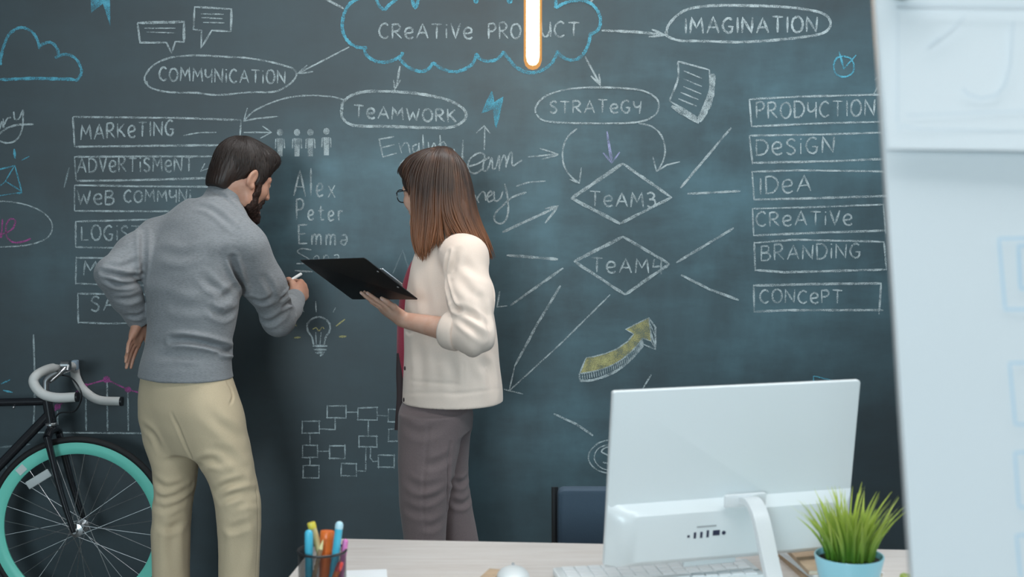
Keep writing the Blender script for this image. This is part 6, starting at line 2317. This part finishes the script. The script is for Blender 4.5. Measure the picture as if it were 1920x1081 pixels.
tWL = hand(WBd, WL_WR, WL_F, lt, False, ((.0, .06, .05), (.02, .08, .06), (.12, .25, .25), (.22, .4, .35)), spread=(.10, -.03, -.16, -.28),
           thumb=((.85, .55, .0), (.97, .25, .0), (1, .05, .05)), k=.85)
rf = Vector((-.10, -.02, -1))
tWR = hand(WBd, Vector(WR_WR), rf, Vector((-1, .1, .1)), True, ((.2, .3, .2), (.25, .35, .2), (.3, .4, .25), (.35, .4, .3)), k=.9)
wl_n = [(775, 749, 872, 4.10, .088), (800, 748, 868, 4.10, .088), (850, 747, 860, 4.095, .085), (900, 747, 849, 4.09, .084), (950, 750, 840, 4.09, .076), (1008, 757, 835, 4.09, .070), (1090, 762, 834, 4.09, .062), (1170, 768, 832, 4.09, .056), (1232, 772, 830, 4.09, .052)]
wl_f = [(775, 790, 886, 4.235, .088), (800, 790, 884, 4.235, .088), (850, 793, 880, 4.235, .090), (897, 797, 879, 4.235, .084), (950, 803, 886, 4.235, .076), (1008, 815, 897, 4.235, .070), (1090, 832, 908, 4.235, .062), (1165, 848, 912, 4.235, .056), (1215, 852, 912, 4.235, .052)]
wp = [(700, 768, 880, 4.17, .115), (740, 758, 884, 4.17, .122), (775, 749, 886, 4.17, .130), (805, 750, 884, 4.17, .130)]
WN, WF, WP = rows_px(wl_n, 0), rows_px(wl_f, 0), rows_px(wp, 0)
for rows in (WN, WF):
    WBd.slices(rows, k=.02, grow=-.013, zlo=.05)
WBd.slices(WP, k=.03, grow=-.016)
for rows in (WN, WF):
    fo = sorted(rows)[0]
    WBd.cone((fo[1], fo[2], .05), (fo[1] - .12, fo[2] + .02, .03), .032, .022, .02)
WBd.clip(lambda X, Y, Z: .012 - Z)
VB, QB = WBd.mesh()
VB = relax(VB, QB, 1)
woman = link_mesh('person', VB, QB, SK2, None, smooth='all', origin=woman_base)
tag(woman, 'long-haired woman in cream jacket and glasses holding a clipboard', 'person')
tint_body(woman, VB, HW, tWL + tWR, (.52, .16, .15), (.80, .58, .53))
link_mesh('jacket', VJ, QJ, M['jacket'], woman, smooth='all', label='boxy cream cotton jacket with pushed-up sleeves')
# rolled cuff: two turned layers
cd = Vector(cf1 - cf0).normalized()
qq = Vector((0, 0, 1)).rotation_difference(cd).to_matrix()
c0, c1 = Vector(cf0 * .62 + cf1 * .38), Vector(cf1)
ln = (c1 - c0).length
MB().lathe([(.050, 0), (.0565, -.004), (.0605, .006), (.0615, ln * .45), (.0600, ln * .85), (.0555, ln), (.0490, ln - .001), (.0470, ln - .010), (.0465, 0)], c0, 40, qq, closed=True).build('cuff', M['jacket'], woman, smooth='all')
for px_, py_ in ((757, 749), (759, 690)):
    bpn = P(px_, py_, 3.99)
    MB().sphere(bpn, (.003, .002, .007)).build('button', M['tie'], woman)
# shirt under the jacket
SH = SDF((-.42, 3.85, .86), (.0, 4.45, 1.46), .004)
sh = rows_px([(705, 746, 880, 4.225, .085), (665, 744, 880, 4.225, .085), (600, 745, 880, 4.225, .082), (540, 753, 880, 4.225, .080), (500, 766, 878, 4.22, .078), (470, 786, 876, 4.20, .075), (445, 806, 868, 4.17, .07)], 0)
SH.slices(sh, k=.005, p=2.2)
v2, q2 = SH.mesh()
link_mesh('shirt', v2, q2, M['shirt_red'], woman, smooth='all', label='crimson top under the open jacket')
# dark ribbon tie hanging from the waist
tp_ = [P(750, 662, 4.19), P(749, 700, 4.175), P(750, 740, 4.17), P(748, 775, 4.165), P(746, 806, 4.16)]
tb = MB()
tb.tube(catmull(tp_, 6), .011, 8, flat=(.30, 1.0))
tb.build('waist_tie', M['tie'], woman, label='dark ribbon hanging from the waist')
# trousers
WT_ = SDF((-.40, 3.88, .05), (.02, 4.42, 1.0), .0042)
for rows in (WN, WF):
    WT_.slices(rows, k=.008, zlo=.06)
WT_.slices(WP, k=.03)
VT, QT = WT_.mesh()
VT = relax(VT, QT, 2)
nv = normals(VT, QT)
VT = VT + nv * (vnoise(VT * np.array([7, 7, 10]), 13) * .005 + vnoise(VT * np.array([12, 12, 24]), 14) * .002)[:, None]
VT = folds(VT, QT, [
    ([(806, 772), (801, 830), (796, 880), (793, 940), (796, 1006)], .006, .0022), ([(795, 872), (820, 868), (846, 852)], .013, .004), ([(762, 900), (790, 914), (830, 905)], .013, .004), ([(785, 938), (812, 932), (836, 918)], .012, .004), ([(757, 950), (780, 960), (806, 962)], .013, .003),
    ([(790, 985), (812, 986), (832, 974)], .012, .003), ([(760, 800), (790, 812), (830, 800)], .014, .004), ([(845, 830), (842, 870), (840, 920), (838, 960)], .006, .008), ([(846, 900), (865, 905), (880, 890)], .010, .006), ([(846, 940), (868, 945), (886, 930)], .010, .006),
])
link_mesh('trousers', VT, QT, M['taupe'], woman, smooth='all', label='taupe wool trousers')
for rows in (WN, WF):
    fo = sorted(rows)[0]
    c0 = Vector((fo[1], fo[2], 0))
    S2 = SDF((c0.x - .28, c0.y - .15, -.002), (c0.x + .18, c0.y + .2, .14), .004)
    fdv = Vector((-.98, .18, 0))
    shoe(S2, c0 - fdv * .07, c0 + fdv * .175, .034, .08)
    v2, q2 = S2.mesh()
    link_mesh('shoe', v2, q2, M['shoe_black'], woman, smooth='all')

# her hair: a full base shape with long locks over it
HB = SDF(np.array(HW.O) - np.array([.20, .20, .34]), np.array(HW.O) + np.array([.24, .20, .16]), .0032)
Ew = lambda c_, r_, k_, op='add': HB.ell(HW(*c_), np.array(r_) * HW.k, HW.M, k_, op)
Ew((0, -.014, .038), (.088, .108, .096), .01)
Ew((0, .085, -.045), (.075, .075, .105), .014, 'sub')
HB.chain([W(846, 345, 4.15), W(864, 410, 4.15), W(884, 450, 4.15)], [.044, .038, .018], k=.03, flat=(.3, 1, 0), fs=.9)
HB.chain([W(812, 352, 4.062), W(803, 420, 4.050), W(794, 462, 4.040)], [.036, .030, .014], k=.025, flat=(-.2, 1, 0), fs=1.6)
HB.chain([W(845, 350, 4.065), W(858, 400, 4.055), W(880, 440, 4.05)], [.040, .036, .020], k=.03, flat=(-.2, 1, 0), fs=1.5)
HB.chain([W(800, 352, 4.235), W(800, 420, 4.24), W(790, 470, 4.24)], [.034, .030, .014], k=.025, flat=(-.2, 1, 0), fs=1.5)
v2, q2 = HB.mesh()
v2 = relax(v2, q2, 2)
hair_w = link_mesh('hair', v2, q2, M['hair_long'], woman, smooth='all', label='long straight brown hair turning copper at the ends')
G = lambda *p: [np.array(P(*a)) for a in p]
Yn = 4.055
near_g = [
    G((822, 277, 4.13), (800, 288, 4.085), (783, 318, 4.062), (777, 355, 4.052), (775, 400, 4.046), (775, 445, 4.042), (786, 484, 4.040)),
    G((824, 276, 4.12), (806, 290, 4.075), (793, 325, 4.050), (788, 370, 4.040), (786, 415, 4.034), (785, 455, 4.032), (792, 492, 4.032)),
    G((827, 276, 4.11), (816, 292, 4.068), (808, 330, 4.042), (804, 380, 4.030), (801, 425, 4.026), (797, 460, 4.026), (799, 486, 4.028)),
    G((830, 276, 4.10), (826, 294, 4.060), (822, 335, 4.036), (820, 380, 4.024), (819, 415, 4.022), (814, 445, 4.022), (806, 474, 4.026)),
    G((834, 276, 4.10), (836, 295, 4.058), (835, 335, 4.034), (834, 375, 4.024), (838, 402, 4.020), (850, 424, 4.018), (868, 446, 4.016)),
    G((838, 277, 4.11), (847, 298, 4.062), (850, 340, 4.040), (853, 378, 4.030), (862, 410, 4.024), (876, 440, 4.020), (890, 468, 4.020)),
    G((841, 278, 4.12), (857, 302, 4.075), (864, 342, 4.056), (868, 380, 4.048), (878, 412, 4.042), (893, 446, 4.040), (906, 478, 4.040)),
    G((843, 279, 4.13), (865, 306, 4.10), (875, 345, 4.086), (880, 382, 4.080), (890, 415, 4.078), (905, 450, 4.078), (917, 486, 4.080)),
    G((844, 280, 4.14), (869, 308, 4.13), (881, 346, 4.130), (887, 382, 4.130), (897, 415, 4.130), (912, 450, 4.130), (924, 488, 4.130)),
    G((843, 280, 4.16), (868, 308, 4.17), (880, 346, 4.185), (886, 382, 4.190), (896, 415, 4.190), (910, 450, 4.190), (920, 480, 4.190)),
    G((838, 279, 4.18), (855, 306, 4.21), (862, 346, 4.235), (866, 384, 4.240), (872, 415, 4.240), (880, 445, 4.240), (886, 470, 4.240)),
]
far_g = [G((822, 278, 4.16), (806, 292, 4.205), (790, 322, 4.232), (786, 360, 4.248), (784, 405, 4.252), (784, 445, 4.254), (788, 484, 4.254)),
         G((828, 278, 4.17), (822, 294, 4.22), (815, 330, 4.245), (812, 375, 4.256), (812, 420, 4.26), (808, 450, 4.26), (804, 480, 4.258)),
         G((834, 278, 4.18), (840, 296, 4.22), (840, 335, 4.245), (842, 380, 4.25), (850, 415, 4.25), (862, 440, 4.25), (872, 465, 4.248))]
strands(near_g, 640, .0036, 5, .0035, npt=18).build('hair_locks', M['hair_long'], hair_w, smooth='all')
strands(far_g, 160, .0038, 6, .0035, npt=18).build('hair_locks', M['hair_long'], hair_w, smooth='all')
# fringe swept over the forehead
fr1 = [G((820, 277, 4.12), (800, 283, 4.085), (780, 298, 4.075), (768, 318, 4.075), (764, 333, 4.078), (766, 340, 4.08)),
       G((820, 277, 4.14), (795, 283, 4.11), (770, 296, 4.105), (757, 314, 4.11), (754, 326, 4.115), (757, 334, 4.12)),
       G((820, 277, 4.16), (794, 283, 4.15), (768, 296, 4.16), (755, 312, 4.17), (752, 322, 4.175), (756, 331, 4.178)),
       G((822, 278, 4.18), (798, 285, 4.19), (776, 300, 4.215), (766, 318, 4.225), (764, 330, 4.228), (766, 338, 4.228))]
mid_g = [fr1[0], G((821, 277, 4.125), (802, 285, 4.083), (783, 306, 4.064), (774, 330, 4.060), (771, 352, 4.058), (774, 376, 4.054)), near_g[0][:6]]
strands(mid_g, 110, .0034, 9, .003, npt=14).build('hair_locks', M['hair_long'], hair_w, smooth='all')
strands(fr1, 300, .0034, 8, .004, npt=14).build('hair_fringe', M['hair_long'], hair_w, smooth='all')
# glasses
gl = MB()
for sx in (-1, 1):
    ring = []
    for k in range(25):
        a = 2 * math.pi * k / 24
        cx_, sz_ = math.cos(a), math.sin(a)
        rx, rz = .0255, .0215
        ring.append(Vector(HW(sx * .034 + rx * math.copysign(abs(cx_) ** .8, cx_), .1015 - .004 * abs(sx * .034 + rx * cx_) / .05, -.002 + rz * math.copysign(abs(sz_) ** .8, sz_))))
    gl.tube(ring, .0018, 7, caps=False)
    gl.tube([HW(sx * .060, .0975, .008), HW(sx * .074, .080, .009), HW(sx * .079, .020, .006), HW(sx * .079, -.012, .0), HW(sx * .077, -.022, -.018)], .0016, 6)
gl.tube([HW(-.0095, .1035, .004), HW(0, .1075, .006), HW(.0095, .1035, .004)], .0017, 6)
go = gl.build('glasses', M['glasses'], woman, label='black framed glasses')
for sx in (-1, 1):
    MB()._add([HW(sx * .034 + .0245 * math.cos(2 * math.pi * k / 20), .1012, -.002 + .0205 * math.sin(2 * math.pi * k / 20)) for k in range(20)], [tuple(range(20))]).build('lens', M['lens'], go, smooth=False)

# clipboard with its paper and clip
cbt = thing('clipboard', cbm, 'black clipboard with white paper held by the woman', 'clipboard')
M['clip_black'] = mat('black_clipboard_cover', (.010, .010, .012), .45)
RC = Matrix((e1, e2, e1.cross(e2))).transposed()
tn = .0028
rounded_box(cbm, (lw, lh, tn), RC, .006, zb=.0008).build('backing_board', M['clip_black'], cbt)
MB().box(cbm + cbn * (tn / 2 + .0012) - e1 * .004, (lw - .015, lh - .014, .0022), RC).build('paper', M['paper'], cbt, smooth=False)
cpos = cbm + e1 * (lw / 2 - .016) + cbn * (tn / 2 + .0042)
MB().box(cpos, (.024, .10, .003), RC, bev=.0015).box(cpos + e1 * .010 + cbn * .003, (.008, .09, .005), RC, bev=.002).build('clip', M['steel'], cbt)
for t_ in (-.045, .045):
    MB().lathe([(0, 0), (.0042, 0), (.0034, .0014), (0, .0018)], cbm + e1 * (lw / 2 - .018) + e2 * t_ - cbn * (tn / 2), 14, Vector((0, 0, 1)).rotation_difference(-cbn).to_matrix()).build('rivet', M['steel'], cbt)
